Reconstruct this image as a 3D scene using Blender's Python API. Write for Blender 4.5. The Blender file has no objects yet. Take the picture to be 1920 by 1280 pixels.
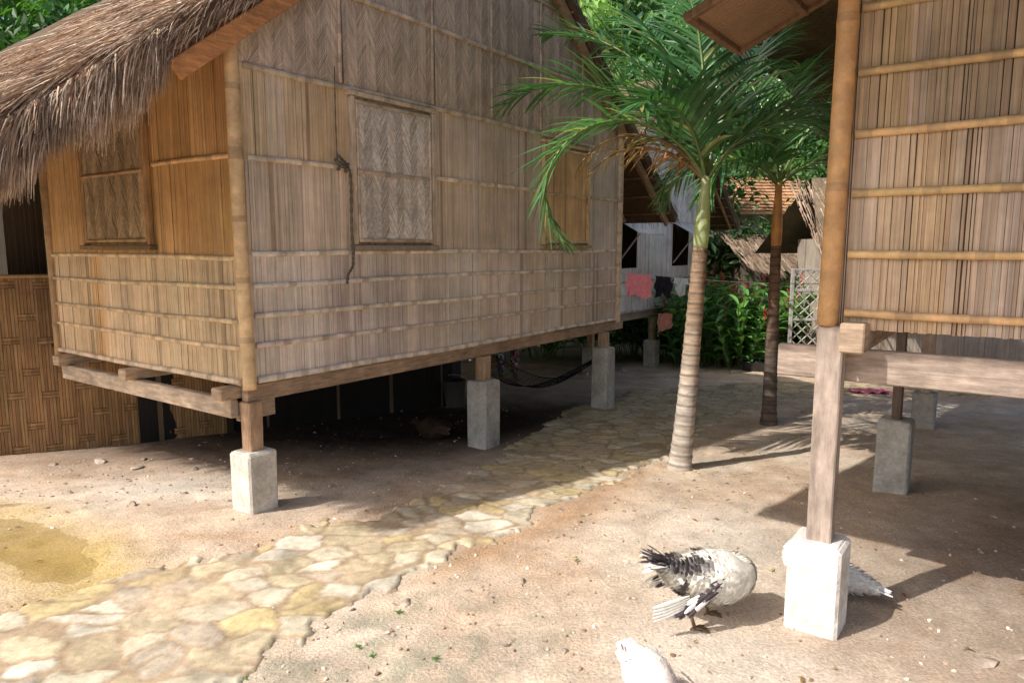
import bpy, bmesh, math, random
import numpy as np
from mathutils import Vector, Matrix
random.seed(7); np.random.seed(7)
R=random.random
def U(a,b): return a+(b-a)*random.random()
scene=bpy.context.scene
COL=bpy.context.collection

# ---------------------------------------------------------------- materials
def nn(nt,t,**k):
    n=nt.nodes.new(t)
    for a,b in k.items(): setattr(n,a,b)
    return n
def make_mat(name,rough=.8,scale=(20,20,20),amp=.35,bump=.15,spec=.25,dirt=.25,dirtscale=1.5,trans=0.0,tcol=(.3,.5,.05),bdist=.004,detail=5):
    m=bpy.data.materials.new(name); m.use_nodes=True; nt=m.node_tree; nt.nodes.clear()
    out=nn(nt,"ShaderNodeOutputMaterial"); b=nn(nt,"ShaderNodeBsdfPrincipled")
    b.inputs["Roughness"].default_value=rough; b.inputs["Specular IOR Level"].default_value=spec
    at=nn(nt,"ShaderNodeAttribute",attribute_name="Col")
    tc=nn(nt,"ShaderNodeTexCoord"); mp=nn(nt,"ShaderNodeMapping"); mp.inputs["Scale"].default_value=scale
    nt.links.new(tc.outputs["Object"],mp.inputs[0])
    n1=nn(nt,"ShaderNodeTexNoise"); n1.inputs["Scale"].default_value=1; n1.inputs["Detail"].default_value=detail; n1.inputs["Roughness"].default_value=.65
    nt.links.new(mp.outputs[0],n1.inputs[0])
    r1=nn(nt,"ShaderNodeMapRange"); r1.inputs[1].default_value=.3; r1.inputs[2].default_value=.7; r1.inputs[3].default_value=1-amp; r1.inputs[4].default_value=1+amp*.6
    nt.links.new(n1.outputs[0],r1.inputs[0])
    n2=nn(nt,"ShaderNodeTexNoise"); n2.inputs["Scale"].default_value=dirtscale; n2.inputs["Detail"].default_value=6; n2.inputs["Roughness"].default_value=.7
    nt.links.new(tc.outputs["Object"],n2.inputs[0])
    r2=nn(nt,"ShaderNodeMapRange"); r2.inputs[1].default_value=.35; r2.inputs[2].default_value=.65; r2.inputs[3].default_value=1-dirt; r2.inputs[4].default_value=1+dirt*.5
    nt.links.new(n2.outputs[0],r2.inputs[0])
    mu=nn(nt,"ShaderNodeMath",operation="MULTIPLY"); nt.links.new(r1.outputs[0],mu.inputs[0]); nt.links.new(r2.outputs[0],mu.inputs[1])
    vm=nn(nt,"ShaderNodeVectorMath",operation="SCALE"); nt.links.new(at.outputs["Color"],vm.inputs[0]); nt.links.new(mu.outputs[0],vm.inputs["Scale"])
    nt.links.new(vm.outputs[0],b.inputs["Base Color"])
    if bump>0:
        bp=nn(nt,"ShaderNodeBump"); bp.inputs["Strength"].default_value=bump*4 if bump<.25 else 1; bp.inputs["Distance"].default_value=bdist
        nt.links.new(n1.outputs[0],bp.inputs["Height"]); nt.links.new(bp.outputs[0],b.inputs["Normal"])
    if trans>0:
        t=nn(nt,"ShaderNodeBsdfTranslucent"); 
        vt=nn(nt,"ShaderNodeVectorMath",operation="MULTIPLY"); nt.links.new(vm.outputs[0],vt.inputs[0]); vt.inputs[1].default_value=tcol
        nt.links.new(vt.outputs[0],t.inputs[0])
        ms=nn(nt,"ShaderNodeMixShader"); ms.inputs[0].default_value=trans
        nt.links.new(b.outputs[0],ms.inputs[1]); nt.links.new(t.outputs[0],ms.inputs[2]); nt.links.new(ms.outputs[0],out.inputs[0])
    else: nt.links.new(b.outputs[0],out.inputs[0])
    return m
M_slat=make_mat("split_bamboo",.6,(95,95,2.0),.36,.2,.3,.30,1.3)
M_weave=make_mat("woven_bamboo",.7,(45,45,45),.3,.15,.2,.3,1.7)
M_pole=make_mat("bamboo_pole",.42,(14,14,14),.3,.08,.4,.25,3)
M_wood=make_mat("rough_timber",.8,(30,30,6),.4,.24,.2,.35,2.5)
M_woodh=make_mat("rough_timber_beam",.8,(8,8,60),.4,.24,.2,.35,2.5)
M_conc=make_mat("concrete",.9,(35,35,35),.2,.24,.2,.32,5,bdist=.006)
M_thatch=make_mat("thatch",.85,(25,25,25),.3,.1,.1,.35,2)
M_leaf=make_mat("palm_leaf",.28,(6,6,6),.25,0,.7,.2,2,trans=.3,tcol=(1.4,1.7,.8))
M_tleaf=make_mat("tree_leaf",.5,(2,2,2),.4,0,.35,.4,.4,trans=.35,tcol=(1.5,1.9,.5))
M_trunk=make_mat("palm_bark",.85,(10,10,45),.35,.24,.15,.3,3,bdist=.008)
M_stone=make_mat("stone",.85,(22,22,22),.3,.24,.25,.3,4,bdist=.006)
M_cloth=make_mat("cloth",.9,(40,40,40),.12,.1,.1,.15,6)
M_feather=make_mat("feather",.75,(60,60,60),.15,.1,.15,.15,9)
M_skin=make_mat("skin",.55,(30,30,30),.08,.05,.35,.05,4)
M_rope=make_mat("rope",.9,(80,80,80),.4,.2,.1,.2,5)
M_plastic=make_mat("plastic",.35,(10,10,10),.06,0,.5,.1,4)
M_tile=make_mat("roof_tile",.8,(6,30,6),.35,.2,.2,.3,2)

# ---------------------------------------------------------------- mesh builder
class MB:
    def __init__(s): s.v=[]; s.f=[]; s.c=[]
    def poly(s,pts,col):
        n=len(s.v); s.v.extend(pts); s.f.append(tuple(range(n,n+len(pts)))); s.c.append(col)
    def mesh(s,vs,fs,col):
        n=len(s.v); s.v.extend(vs)
        for f in fs: s.f.append(tuple(i+n for i in f)); s.c.append(col)
    def box(s,a,b,col,M=None,bev=0.004,jit=0):
        x0,y0,z0=a; x1,y1,z1=b
        if x0>x1:x0,x1=x1,x0
        if y0>y1:y0,y1=y1,y0
        if z0>z1:z0,z1=z1,z0
        e=min(bev,(x1-x0)*.3,(y1-y0)*.3,(z1-z0)*.3)
        vs=[];idx={}
        for i,(X,sx) in enumerate(((x0,1),(x1,-1))):
            for j,(Y,sy) in enumerate(((y0,1),(y1,-1))):
                for k,(Z,sz) in enumerate(((z0,1),(z1,-1))):
                    q=Vector((U(-jit,jit),U(-jit,jit),U(-jit,jit))) if jit else Vector((0,0,0))
                    for ax in range(3):
                        p=[X+sx*e,Y+sy*e,Z+sz*e]; p[ax]=(X,Y,Z)[ax]
                        idx[(i,j,k,ax)]=len(vs); vs.append(Vector(p)+q)
        fs=[]
        for ax in range(3):
            o=[t for t in range(3) if t!=ax]
            for sd in (0,1):
                ring=[]
                for (p,q) in ((0,0),(1,0),(1,1),(0,1)):
                    key=[0,0,0]; key[ax]=sd; key[o[0]]=p; key[o[1]]=q
                    ring.append(idx[(*key,ax)])
                fs.append(ring)
        for ax in range(3):
            o=[t for t in range(3) if t!=ax]
            for p in (0,1):
                for q in (0,1):
                    k0=[0,0,0];k0[o[0]]=p;k0[o[1]]=q;k1=list(k0);k1[ax]=1
                    fs.append([idx[(*k0,o[0])],idx[(*k1,o[0])],idx[(*k1,o[1])],idx[(*k0,o[1])]])
        for i in (0,1):
            for j in (0,1):
                for k in (0,1): fs.append([idx[(i,j,k,0)],idx[(i,j,k,1)],idx[(i,j,k,2)]])
        if M is not None: vs=[M@v for v in vs]
        s.mesh([tuple(v) for v in vs],fs,col)
    def tube(s,pts,rad,cols,sides=8,flat=None,cap=True):
        pts=[Vector(p) for p in pts]; n=len(pts)
        if not isinstance(rad,(list,tuple)): rad=[rad]*n
        if not isinstance(cols,list): cols=[cols]*n
        base=len(s.v)
        ref=None
        for i in range(n):
            d=(pts[min(i+1,n-1)]-pts[max(i-1,0)]).normalized()
            if ref is None:
                ref=Vector((0,0,1)) if abs(d.z)<.9 else Vector((1,0,0))
            a=d.cross(ref)
            if a.length<1e-4: a=d.cross(Vector((0,1,0)))
            a.normalize(); b=a.cross(d).normalized(); ref=b
            for k in range(sides):
                t=2*math.pi*k/sides
                r=rad[i]
                if isinstance(r,tuple): o=a*math.cos(t)*r[0]+b*math.sin(t)*r[1]
                else: o=(a*math.cos(t)+b*math.sin(t))*r
                if flat is not None:
                    nv,fa=flat; o-=nv*(o.dot(nv)*(1-fa))
                s.v.append(tuple(pts[i]+o))
        for i in range(n-1):
            for k in range(sides):
                k2=(k+1)%sides
                s.f.append((base+i*sides+k,base+i*sides+k2,base+(i+1)*sides+k2,base+(i+1)*sides+k)); s.c.append(cols[i])
        if cap:
            s.f.append(tuple(base+k for k in range(sides))[::-1]); s.c.append(cols[0])
            s.f.append(tuple(base+(n-1)*sides+k for k in range(sides))); s.c.append(cols[-1])
    def build(s,name,mat,parent=None,smooth=False,**props):
        me=bpy.data.meshes.new(name); me.from_pydata([tuple(v) for v in s.v],[],s.f); me.materials.append(mat)
        ca=me.color_attributes.new("Col","FLOAT_COLOR","CORNER")
        cnt=np.array([len(f) for f in s.f]); c=np.array([(x[0],x[1],x[2],1.0) for x in s.c],dtype=np.float32)
        ca.data.foreach_set("color",np.repeat(c,cnt,axis=0).ravel())
        if smooth: me.polygons.foreach_set("use_smooth",[True]*len(s.f))
        me.update()
        o=bpy.data.objects.new(name,me); COL.objects.link(o)
        if parent: o.parent=parent
        for k,v in props.items(): o[k]=v
        return o
def thing(name,loc,rot,label,category,**props):
    e=bpy.data.objects.new(name,None); e.location=loc; e.rotation_euler=(0,0,rot); e.empty_display_size=.2; COL.objects.link(e)
    e["label"]=label; e["category"]=category
    for k,v in props.items(): e[k]=v
    return e
def vc(c,a=.12,h=.04):
    k=1+U(-a,a); return (max(0,c[0]*k*(1+U(-h,h))),max(0,c[1]*k),max(0,c[2]*k*(1+U(-h,h))))
def mix(a,b,t): return tuple(a[i]*(1-t)+b[i]*t for i in range(3))
def mul(c,k): return tuple(min(.8,x*k) for x in c)
def pick(pal): return vc(random.choice(pal))

# ---------------------------------------------------------------- noise / ground
def hsh(i,j,s): 
    v=np.sin(i*127.1+j*311.7+s*74.7)*43758.5453
    return v-np.floor(v)
def vn(x,y,s=0):
    xi=np.floor(x); yi=np.floor(y); fx=x-xi; fy=y-yi; fx=fx*fx*(3-2*fx); fy=fy*fy*(3-2*fy)
    return (hsh(xi,yi,s)*(1-fx)+hsh(xi+1,yi,s)*fx)*(1-fy)+(hsh(xi,yi+1,s)*(1-fx)+hsh(xi+1,yi+1,s)*fx)*fy
def fbm(x,y,s=0,o=4):
    t=0;a=.5
    for k in range(o): t=t+a*vn(x,y,s+k); x=x*2.03;y=y*2.03;a*=.5
    return t
def blob(x,y,cx,cy,rx,ry,ang=0):
    c,s=math.cos(ang),math.sin(ang); dx=(x-cx);dy=(y-cy)
    a=(dx*c+dy*s)/rx; b=(-dx*s+dy*c)/ry
    return np.exp(-(a*a+b*b))
PDX,PDY=-2.5,3.60
def gh(x,y):
    x=np.asarray(x,dtype=float); y=np.asarray(y,dtype=float)
    b=-.072*np.clip(y-4.2,0,1.8)-.033*np.clip(y-6,0,8)+.28*np.clip(y-17,0,40)+.12*np.clip(-x-8,0,20)*1.0
    near=np.exp(-np.clip(np.hypot(x,y-5)-9,0,100)/8)
    b=b+near*(.03*(fbm(x*1.1,y*1.1,3)-.47)+.018*(fbm(x*5,y*5,9)-.47)+.010*(fbm(x*22,y*22,5,2)-.37))
    b=b-.030*blob(x,y,PDX,PDY,.80,.20,-.66)
    return b
def G(x,y): return float(gh(x,y))

xs=np.concatenate([-7-np.cumsum(1.12**np.arange(40)*.12)[::-1],np.arange(-7,-4,.08),np.arange(-4,5.5,.026),np.arange(5.5,9,.09),9+np.cumsum(1.12**np.arange(40)*.12)])
ys=np.concatenate([-30+np.arange(0,30,2.5),np.arange(0,1.2,.12),np.arange(1.2,8.5,.026),np.arange(8.5,13,.06),13+np.cumsum(1.1**np.arange(42)*.1)])
X,Y=np.meshgrid(xs,ys); Z=gh(X,Y)
def lerp3(A,B,t): return A*(1-t[...,None])+np.array(B)*t[...,None]
n1=fbm(X*1.3,Y*1.3,11); n2=fbm(X*4,Y*4,21); n3=fbm(X*14,Y*14,31,3)
colr=np.zeros(X.shape+(3,)); colr[:]=(.65,.50,.375)
colr=lerp3(colr,(.76,.64,.51),np.clip((n1-.42)*3,0,1))
colr=lerp3(colr,(.52,.34,.21),np.clip((n2-.48)*4,0,1)*.6)
colr=lerp3(colr,(.44,.31,.20),np.clip((n3-.5)*4,0,1)*.4)
colr=lerp3(colr,(.36,.35,.26),np.clip(blob(X,Y,-.35,2.65,.6,.5)*1.2+blob(X,Y,-.9,2.2,.5,.4)*.7,0,1)*np.clip((n3-.3)*3,0,1)*.75)
colr=lerp3(colr,(.79,.71,.61),np.clip(blob(X,Y,.8,2.4,.6,.5)+blob(X,Y,1.2,3.7,.5,.6)+blob(X,Y,-2.4,4.7,.6,.4),0,1)*.75)  # sunlit patches: extra brightness painted into the sand colour
colr=lerp3(colr,(.47,.27,.13),np.clip(blob(X,Y,.35,4.1,.5,.14,.9)+blob(X,Y,-.2,3.55,.4,.10,.9)+blob(X,Y,.8,4.9,.5,.13,.9),0,1)*.6)
damp_shade=np.clip(blob(X,Y,-.9,6.9,2.0,1.3)*1.2+blob(X,Y,.9,7.9,1.0,1.0)*.6+blob(X,Y,3.8,3.0,2.1,1.5)*1.3+blob(X,Y,-3.3,6.6,1.5,1.2),0,1)  # wet earth, plus shade under and beside the houses painted into the colour
colr=lerp3(colr,(.17,.12,.09),damp_shade*.88)
und_shade=np.clip(blob(X,Y,-1.4,7.0,1.9,.85,.1)*2.0,0,1); colr=lerp3(colr,(.035,.025,.018),und_shade*.92)  # darkness under house A painted onto the ground
far=np.clip((Y-15.5)/3,0,1); colr=lerp3(colr,(.07,.12,.035),np.maximum(far,np.clip((-X-7.5)/2,0,1)))
oy=np.clip((blob(X,Y,PDX,PDY,1.15,.36,-.66)*1.4-.15)*(.45+n2),0,1); colr=lerp3(colr,(.56,.41,.16),oy*.9)
def grid_mesh(name,X,Y,Z,C,mat,mask=None,**props):
    h,w=X.shape; idx=np.arange(h*w).reshape(h,w)
    a=idx[:-1,:-1].ravel();b=idx[:-1,1:].ravel();c=idx[1:,1:].ravel();d=idx[1:,:-1].ravel()
    F=np.stack([a,b,c,d],1); V=np.stack([X.ravel(),Y.ravel(),Z.ravel()],1); CC=C.reshape(-1,3)
    if mask is not None:
        m=mask.ravel(); F=F[m[F].all(1)]; used=np.unique(F); re=-np.ones(h*w,int); re[used]=np.arange(len(used)); 
        cnt=np.bincount(F.ravel(),minlength=h*w); V=V.copy(); bd=(cnt>0)&(cnt<4); V[bd,2]-=.022; CC=CC.copy(); CC[bd]*=.7
        F=re[F]; V=V[used]; CC=CC[used]
    me=bpy.data.meshes.new(name); me.vertices.add(len(V)); me.vertices.foreach_set("co",V.ravel())
    me.loops.add(len(F)*4); me.loops.foreach_set("vertex_index",F.ravel().astype(np.int32))
    me.polygons.add(len(F)); me.polygons.foreach_set("loop_start",np.arange(0,len(F)*4,4,dtype=np.int32))
    try: me.polygons.foreach_set("loop_total",np.full(len(F),4,dtype=np.int32))
    except Exception: pass
    me.update(calc_edges=True); me.validate()
    ca=me.color_attributes.new("Col","FLOAT_COLOR","POINT"); ca.data.foreach_set("color",np.concatenate([CC,np.ones((len(CC),1))],1).astype(np.float32).ravel())
    me.polygons.foreach_set("use_smooth",[True]*len(me.polygons)); me.materials.append(mat)
    o=bpy.data.objects.new(name,me); COL.objects.link(o)
    for k,v in props.items(): o[k]=v
    return o
M_ground=make_mat("sandy_earth",.92,(70,70,70),.34,.24,.15,.24,3.2,bdist=.010,detail=8)
M_path=make_mat("flagstone",.55,(28,28,28),.26,.24,.35,.28,4,bdist=.005,detail=8)
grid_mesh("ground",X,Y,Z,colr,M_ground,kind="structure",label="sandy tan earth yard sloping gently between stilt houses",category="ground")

# ---- flagstone path
PL=[(-6.5,.9),(-3.4,2.0),(-2.5,2.75),(-2.01,3.22),(-1.52,3.55),(-1.25,3.88),(-.7,4.3),(-.36,5.07),(-.09,5.8),(.4,7.2),(.75,8.1),(1.5,8.9),(3.2,9.7),(6,9.9)]
PR=[(6,8.6),(4.2,8.6),(3.1,8.2),(1.9,6.75),(1.15,5.45),(.6,4.65),(0,3.91),(-.46,3.34),(-.78,3.12),(-.84,2.86),(-1.03,2.4),(-1.3,1.5),(-2.2,.5)]
POLY=PL+PR
def inpoly(x,y):
    r=np.zeros(x.shape,bool); n=len(POLY); j=n-1
    for i in range(n):
        xi,yi=POLY[i];xj,yj=POLY[j]
        c=((yi>y)!=(yj>y))&(x<(xj-xi)*(y-yi)/(yj-yi+1e-12)+xi); r^=c; j=i
    return r
px=np.arange(-4.2,6,.016); py=np.arange(1.2,10,.016); PX,PY=np.meshgrid(px,py)
S=.205
wx=PX+.20*(fbm(PX*2.6,PY*2.6,51)-.5)+.07*(fbm(PX*11,PY*11,52)-.5); wy=PY*1.3+.20*(fbm(PX*2.6,PY*2.6,61)-.5)+.07*(fbm(PX*11,PY*11,62)-.5)
ci=np.floor(wx/S); cj=np.floor(wy/S)
F1=np.full(PX.shape,9.);F2=np.full(PX.shape,9.);I=np.zeros(PX.shape);J=np.zeros(PX.shape);CX=np.zeros(PX.shape);CY=np.zeros(PX.shape)
for di in (-2,-1,0,1,2):
    for dj in (-2,-1,0,1,2):
        a=ci+di;b=cj+dj; sx=(a+.5+(hsh(a,b,1)-.5)*1.2)*S; sy=(b+.5+(hsh(a,b,2)-.5)*1.2)*S
        d=np.abs(wx-sx)*.35+np.abs(wy-sy)*.3+np.hypot(wx-sx,wy-sy)*.65-.05*S*hsh(a,b,12)*4
        cl=d<F1
        F2=np.where(cl,F1,np.minimum(F2,d)); F1=np.where(cl,d,F1); I=np.where(cl,a,I);J=np.where(cl,b,J);CX=np.where(cl,sx,CX);CY=np.where(cl,sy,CY)
e=F2-F1; jw=.010+.018*fbm(PX*7,PY*7,33); st=np.clip((e-jw)/.014,0,1)
rag=.26*(fbm(PX*3.5,PY*3.5,91)-.5)+.16*(fbm(PX*14,PY*14,92)-.5)
mask=inpoly(PX+rag,PY-rag)
tilt=((hsh(I,J,3)-.5)*(wx-CX)+(hsh(I,J,4)-.5)*(wy-CY))*.03
sandy=np.clip((fbm(PX*1.9,PY*1.9,71)-.52)*5,0,1)
worn=(1-sandy*.8)
PZ=gh(PX,PY)+.006+worn*st*(.004+.004*hsh(I,J,5)+tilt)+.004*fbm(PX*18,PY*18,7)
pal=np.array([(.60,.50,.33),(.66,.58,.43),(.52,.42,.27),(.62,.49,.26),(.50,.42,.32),(.71,.64,.51)])
pc=pal[(hsh(I,J,6)*6).astype(int)]*(0.88+.22*hsh(I,J,7))[...,None]
pc=pc*(1-.4*np.clip((fbm(PX*6,PY*6,75)-.5)*3,0,1))[...,None]
mort=np.zeros_like(pc); mort[:]=(.42,.31,.20)
pc=pc*st[...,None]+mort*(1-st[...,None]); pc=pc*(1-sandy[...,None]*.6)+np.array((.60,.46,.32))*sandy[...,None]*.6
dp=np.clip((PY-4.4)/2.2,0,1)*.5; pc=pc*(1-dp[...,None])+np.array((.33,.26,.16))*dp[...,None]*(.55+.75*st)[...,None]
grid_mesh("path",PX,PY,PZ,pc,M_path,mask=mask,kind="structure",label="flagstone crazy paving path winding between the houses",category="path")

# ---- puddle
M_water=bpy.data.materials.new("muddy_water"); M_water.use_nodes=True
_nt=M_water.node_tree; _b=_nt.nodes["Principled BSDF"]; _b.inputs["Roughness"].default_value=.2
_n=nn(_nt,"ShaderNodeTexNoise"); _n.inputs["Scale"].default_value=5; _n.inputs["Detail"].default_value=7; _r=nn(_nt,"ShaderNodeValToRGB")
_r.color_ramp.elements[0].position=.35; _r.color_ramp.elements[0].color=(.34,.22,.04,1); _r.color_ramp.elements[1].position=.68; _r.color_ramp.elements[1].color=(.50,.36,.13,1)
_tc=nn(_nt,"ShaderNodeTexCoord"); _nt.links.new(_tc.outputs["Object"],_n.inputs[0]); _nt.links.new(_n.outputs[0],_r.inputs[0]); _nt.links.new(_r.outputs[0],_b.inputs["Base Color"])
_t=nn(_nt,"ShaderNodeBsdfTransparent"); _m=nn(_nt,"ShaderNodeMixShader"); _m.inputs[0].default_value=.70; _o=_nt.nodes["Material Output"]
_nt.links.new(_b.outputs[0],_m.inputs[1]); _nt.links.new(_t.outputs[0],_m.inputs[2]); _nt.links.new(_m.outputs[0],_o.inputs[0])
mb=MB(); pts=[]
for k in range(64):
    t=2*math.pi*k/64; r=1+.1*math.sin(3*t+1); x=1.1*r*math.cos(t); y=.36*r*math.sin(t); an=-.66; pts.append((PDX+x*math.cos(an)-y*math.sin(an),PDY+x*math.sin(an)+y*math.cos(an),0))
zw=G(PDX,PDY)+.014
mb.poly([(p[0],p[1],zw) for p in pts],(.4,.3,.1)); mb.build("water",M_water,kind="structure",label="shallow amber muddy puddle on the sandy yard",category="puddle")

# ---------------------------------------------------------------- house helpers
TAN=[(.68,.54,.42),(.70,.56,.44),(.64,.51,.40),(.66,.54,.43)]
GREY=[(.67,.56,.49),(.70,.59,.52),(.63,.52,.45),(.72,.62,.55)]
ORG=[(.66,.37,.15),(.61,.34,.13),(.69,.41,.18),(.56,.32,.13)]
GOLD=[(.70,.50,.30),(.67,.49,.31),(.72,.54,.33),(.63,.48,.32)]
STR=[(.62,.47,.30),(.66,.51,.34),(.57,.42,.26)]
def slats(mb,P,u0,u1,z0,z1,pal,wmin=.012,wmax=.036,dark=(.11,.08,.055),zj=.004,zmax=None,pan=.25,var=.07,cuts=3):
    k=40
    for i in range(k):
        a=u0+(u1-u0)*i/k;b=u0+(u1-u0)*(i+1)/k
        za=min(z1,zmax((a+b)/2)) if zmax else z1
        mb.poly([P(a,z0,0),P(b,z0,0),P(b,za,0),P(a,za,0)],dark)
    u=u0; grp=pick(pal); gl=U(.05,pan)
    while u<u1-.004:
        w=min(U(wmin,wmax),u1-u); g=U(.0004,.0022)
        if R()<.07: g=.006
        gl-=w
        if gl<0: grp=vc(mix(grp,random.choice(pal),.75),.06,.02); gl=U(.05,pan)
        c=vc(grp,var,.02)
        if R()<.05: c=mix(c,(.3,.2,.12),.6)
        o0=.004+U(0,.004); o1=o0+U(-.002,.003)
        a=u+g/2;b=u+w-g/2; zb=z0-U(0,zj); zt=(min(z1,zmax((a+b)/2)) if zmax else z1)
        sk=U(-.0015,.0015)
        p=[P(a,zb,o0),P(b,zb,o1),P(b+sk,zt,o1),P(a+sk,zt,o0)]
        k=cuts; zc_=[zb+(zt-zb)*min(1,max(0,(q+(U(-.3,.3) if 0<q<k else 0))/k)) for q in range(k+1)]
        for i in range(k):
            mb.poly([P(a+sk*i/k,zc_[i],o0),P(b+sk*i/k,zc_[i],o1),P(b+sk*(i+1)/k,zc_[i+1],o1),P(a+sk*(i+1)/k,zc_[i+1],o0)],vc(c,.04,.02))
        q=[P(a,zb,-.002),P(b,zb,-.002),P(b+sk,zt,-.002),P(a+sk,zt,-.002)]
        mb.poly([q[0],p[0],p[3],q[3]],mix(c,dark,.4)); mb.poly([p[1],q[1],q[2],p[2]],mix(c,dark,.4)); mb.poly([q[0],q[1],p[1],p[0]],mix(c,dark,.3))
        u+=w
def weave(mb,P,u0,u1,z0,z1,pal,col=.085,h=.030,slope=1.7,dark=(.24,.18,.13),zmax=None,var=.12):
    k=40
    for i in range(k):
        a=u0+(u1-u0)*i/k;b=u0+(u1-u0)*(i+1)/k
        za=min(z1,zmax((a+b)/2)) if zmax else z1
        mb.poly([P(a,z0,0),P(b,z0,0),P(b,za,0),P(a,za,0)],dark)
    n=max(1,round((u1-u0)/col)); col=(u1-u0)/n
    for i in range(n):
        a=u0+i*col;b=a+col; sg=1 if i%2 else -1; ph=U(0,h)
        z=z0-slope*col-h+ph
        while z<z1+slope*col:
            za=z if sg>0 else z+slope*col; zb=z+slope*col if sg>0 else z
            t=h*U(.88,.97)
            lim=(min(z1,zmax((a+b)/2)) if zmax else z1)
            cl=lambda q: max(z0,min(lim,q))
            q=[cl(za),cl(zb),cl(zb+t),cl(za+t)]
            if abs(q[3]-q[0])+abs(q[2]-q[1])>.004:
                o=U(.0035,.0052); o2=o-.0018 if R()<.5 else o+.001
                if R()<.5:o,o2=o2,o
                mb.poly([P(a-.002,q[0],o),P(b+.002,q[1],o2),P(b+.002,q[2],o2+.0012),P(a-.002,q[3],o+.0012)],vc(random.choice(pal),var,.04))
            z+=h
def batten(mb,P,u0,u1,z,r=.020,flat=.6,pal=STR,off=.012,wav=.005,axis='h',z1=None,nails=True):
    n=max(4,int((abs(u1-u0) if axis=='h' else abs(z1-z))/.06)); pts=[];cols=[];rad=[]
    base=pick(pal); ph=U(0,6); node=U(.2,.3); pos=U(0,.2)
    for i in range(n+1):
        t=i/n
        L=(abs(u1-u0) if axis=='h' else abs(z1-z))*t
        w=wav*math.sin(L*1.7+ph)+wav*.4*math.sin(L*5.1+ph*2)
        pts.append(P(u0+(u1-u0)*t,z+w,off+.003*math.sin(L*3+ph)) if axis=='h' else P(u0+w*.6,z+(z1-z)*t,off))
        nd=(L+pos)%node<.06
        rad.append(r*(1.12 if nd else 1)*(1-.15*t)); cols.append(mix(base,(.25,.17,.10),.4) if nd else vc(base,.06,.03))
    o=Vector(P(0,0,1))-Vector(P(0,0,0))
    mb.tube(pts,rad,cols,8,flat=(o,flat))
    if nails and axis=='h':
        u=u0+.12
        while u<u1-.05:
            t=(u-u0)/(u1-u0); L=abs(u1-u0)*t; w=wav*math.sin(L*1.7+ph)+wav*.4*math.sin(L*5.1+ph*2)
            zz=z+w+U(-.003,.003); of=off+r*flat*(1-.15*t)+.0012+.003*math.sin(L*3+ph); s_=.0035
            mb.poly([P(u-s_,zz,of),P(u,zz-s_,of),P(u+s_,zz,of),P(u,zz+s_,of)],(.05,.035,.025)); u+=U(.16,.32)
def pole(mb,p0,p1,r,pal=GOLD,node=.33,sides=12,bend=.004):
    p0=Vector(p0);p1=Vector(p1); L=(p1-p0).length; n=max(6,int(L/.035)); pts=[];rad=[];cols=[]; ph=U(0,6)
    for i in range(n+1):
        t=i/n; d=L*t; q=p0.lerp(p1,t)+Vector((bend*math.sin(d*2+ph),bend*math.cos(d*1.6+ph),0))
        nd=((d+.1)%node)<.04
        pts.append(q); rad.append(r*(1.06 if nd else 1)); cols.append(vc(pal[0],.03,.02) if not nd else mix(pal[0],(.25,.16,.09),.4))
    mb.tube(pts,rad,cols,sides)
WOOD=[(.50,.34,.22),(.54,.37,.25),(.46,.32,.21)]
GWOOD=[(.42,.33,.27),(.46,.36,.29)]
def footing(parent,x,y,zb,zt,w=.2,col=(.50,.46,.40)):
    mb=MB(); 
    mb.box((x-w/2,y-w/2,zb),(x+w/2,y+w/2,zt-.004),vc(col,.05,.02),bev=.012,jit=.004)
    mb.box((x-w*.42,y-w*.42,zt-.02),(x+w*.42,y+w*.42,zt),vc(col,.08,.02),bev=.006,jit=.003)
    return mb.build("footing",M_conc,parent)
def stilt(parent,x,y,zb,zt,ztop,w=.095,fw=.2,pal=WOOD,fcol=(.50,.46,.40)):
    mb=MB()
    mb.box((x-w/2,y-w/2,zt-.01),(x+w/2,y+w/2,ztop),pick(pal),bev=.006,jit=.003)
    o=mb.build("support_post",M_wood,parent); footing(o,x,y,zb,zt,fw,fcol); return o
STRAW=[(.54,.38,.27),(.64,.49,.36),(.42,.28,.19),(.72,.58,.44),(.29,.185,.125),(.49,.325,.22)]
def strand(mb,p,d,L,w,droop,col,seg=3):
    p=Vector(p); d=Vector(d).normalized(); side=d.cross(Vector((U(-1,1),U(-1,1),U(-1,1)))); 
    if side.length<.01: return
    side.normalize(); n0=len(mb.v)
    for i in range(seg+1):
        t=i/seg; ww=w*(1-.75*t)*.5
        mb.v.append(tuple(p-side*ww)); mb.v.append(tuple(p+side*ww))
        p=p+d*(L/seg); d=(d+Vector((0,0,-droop/seg))).normalized()
    for i in range(seg):
        a=n0+2*i; mb.f.append((a,a+1,a+3,a+2)); mb.c.append(mix(col,(.72,.58,.44),.2*i/seg))
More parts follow.
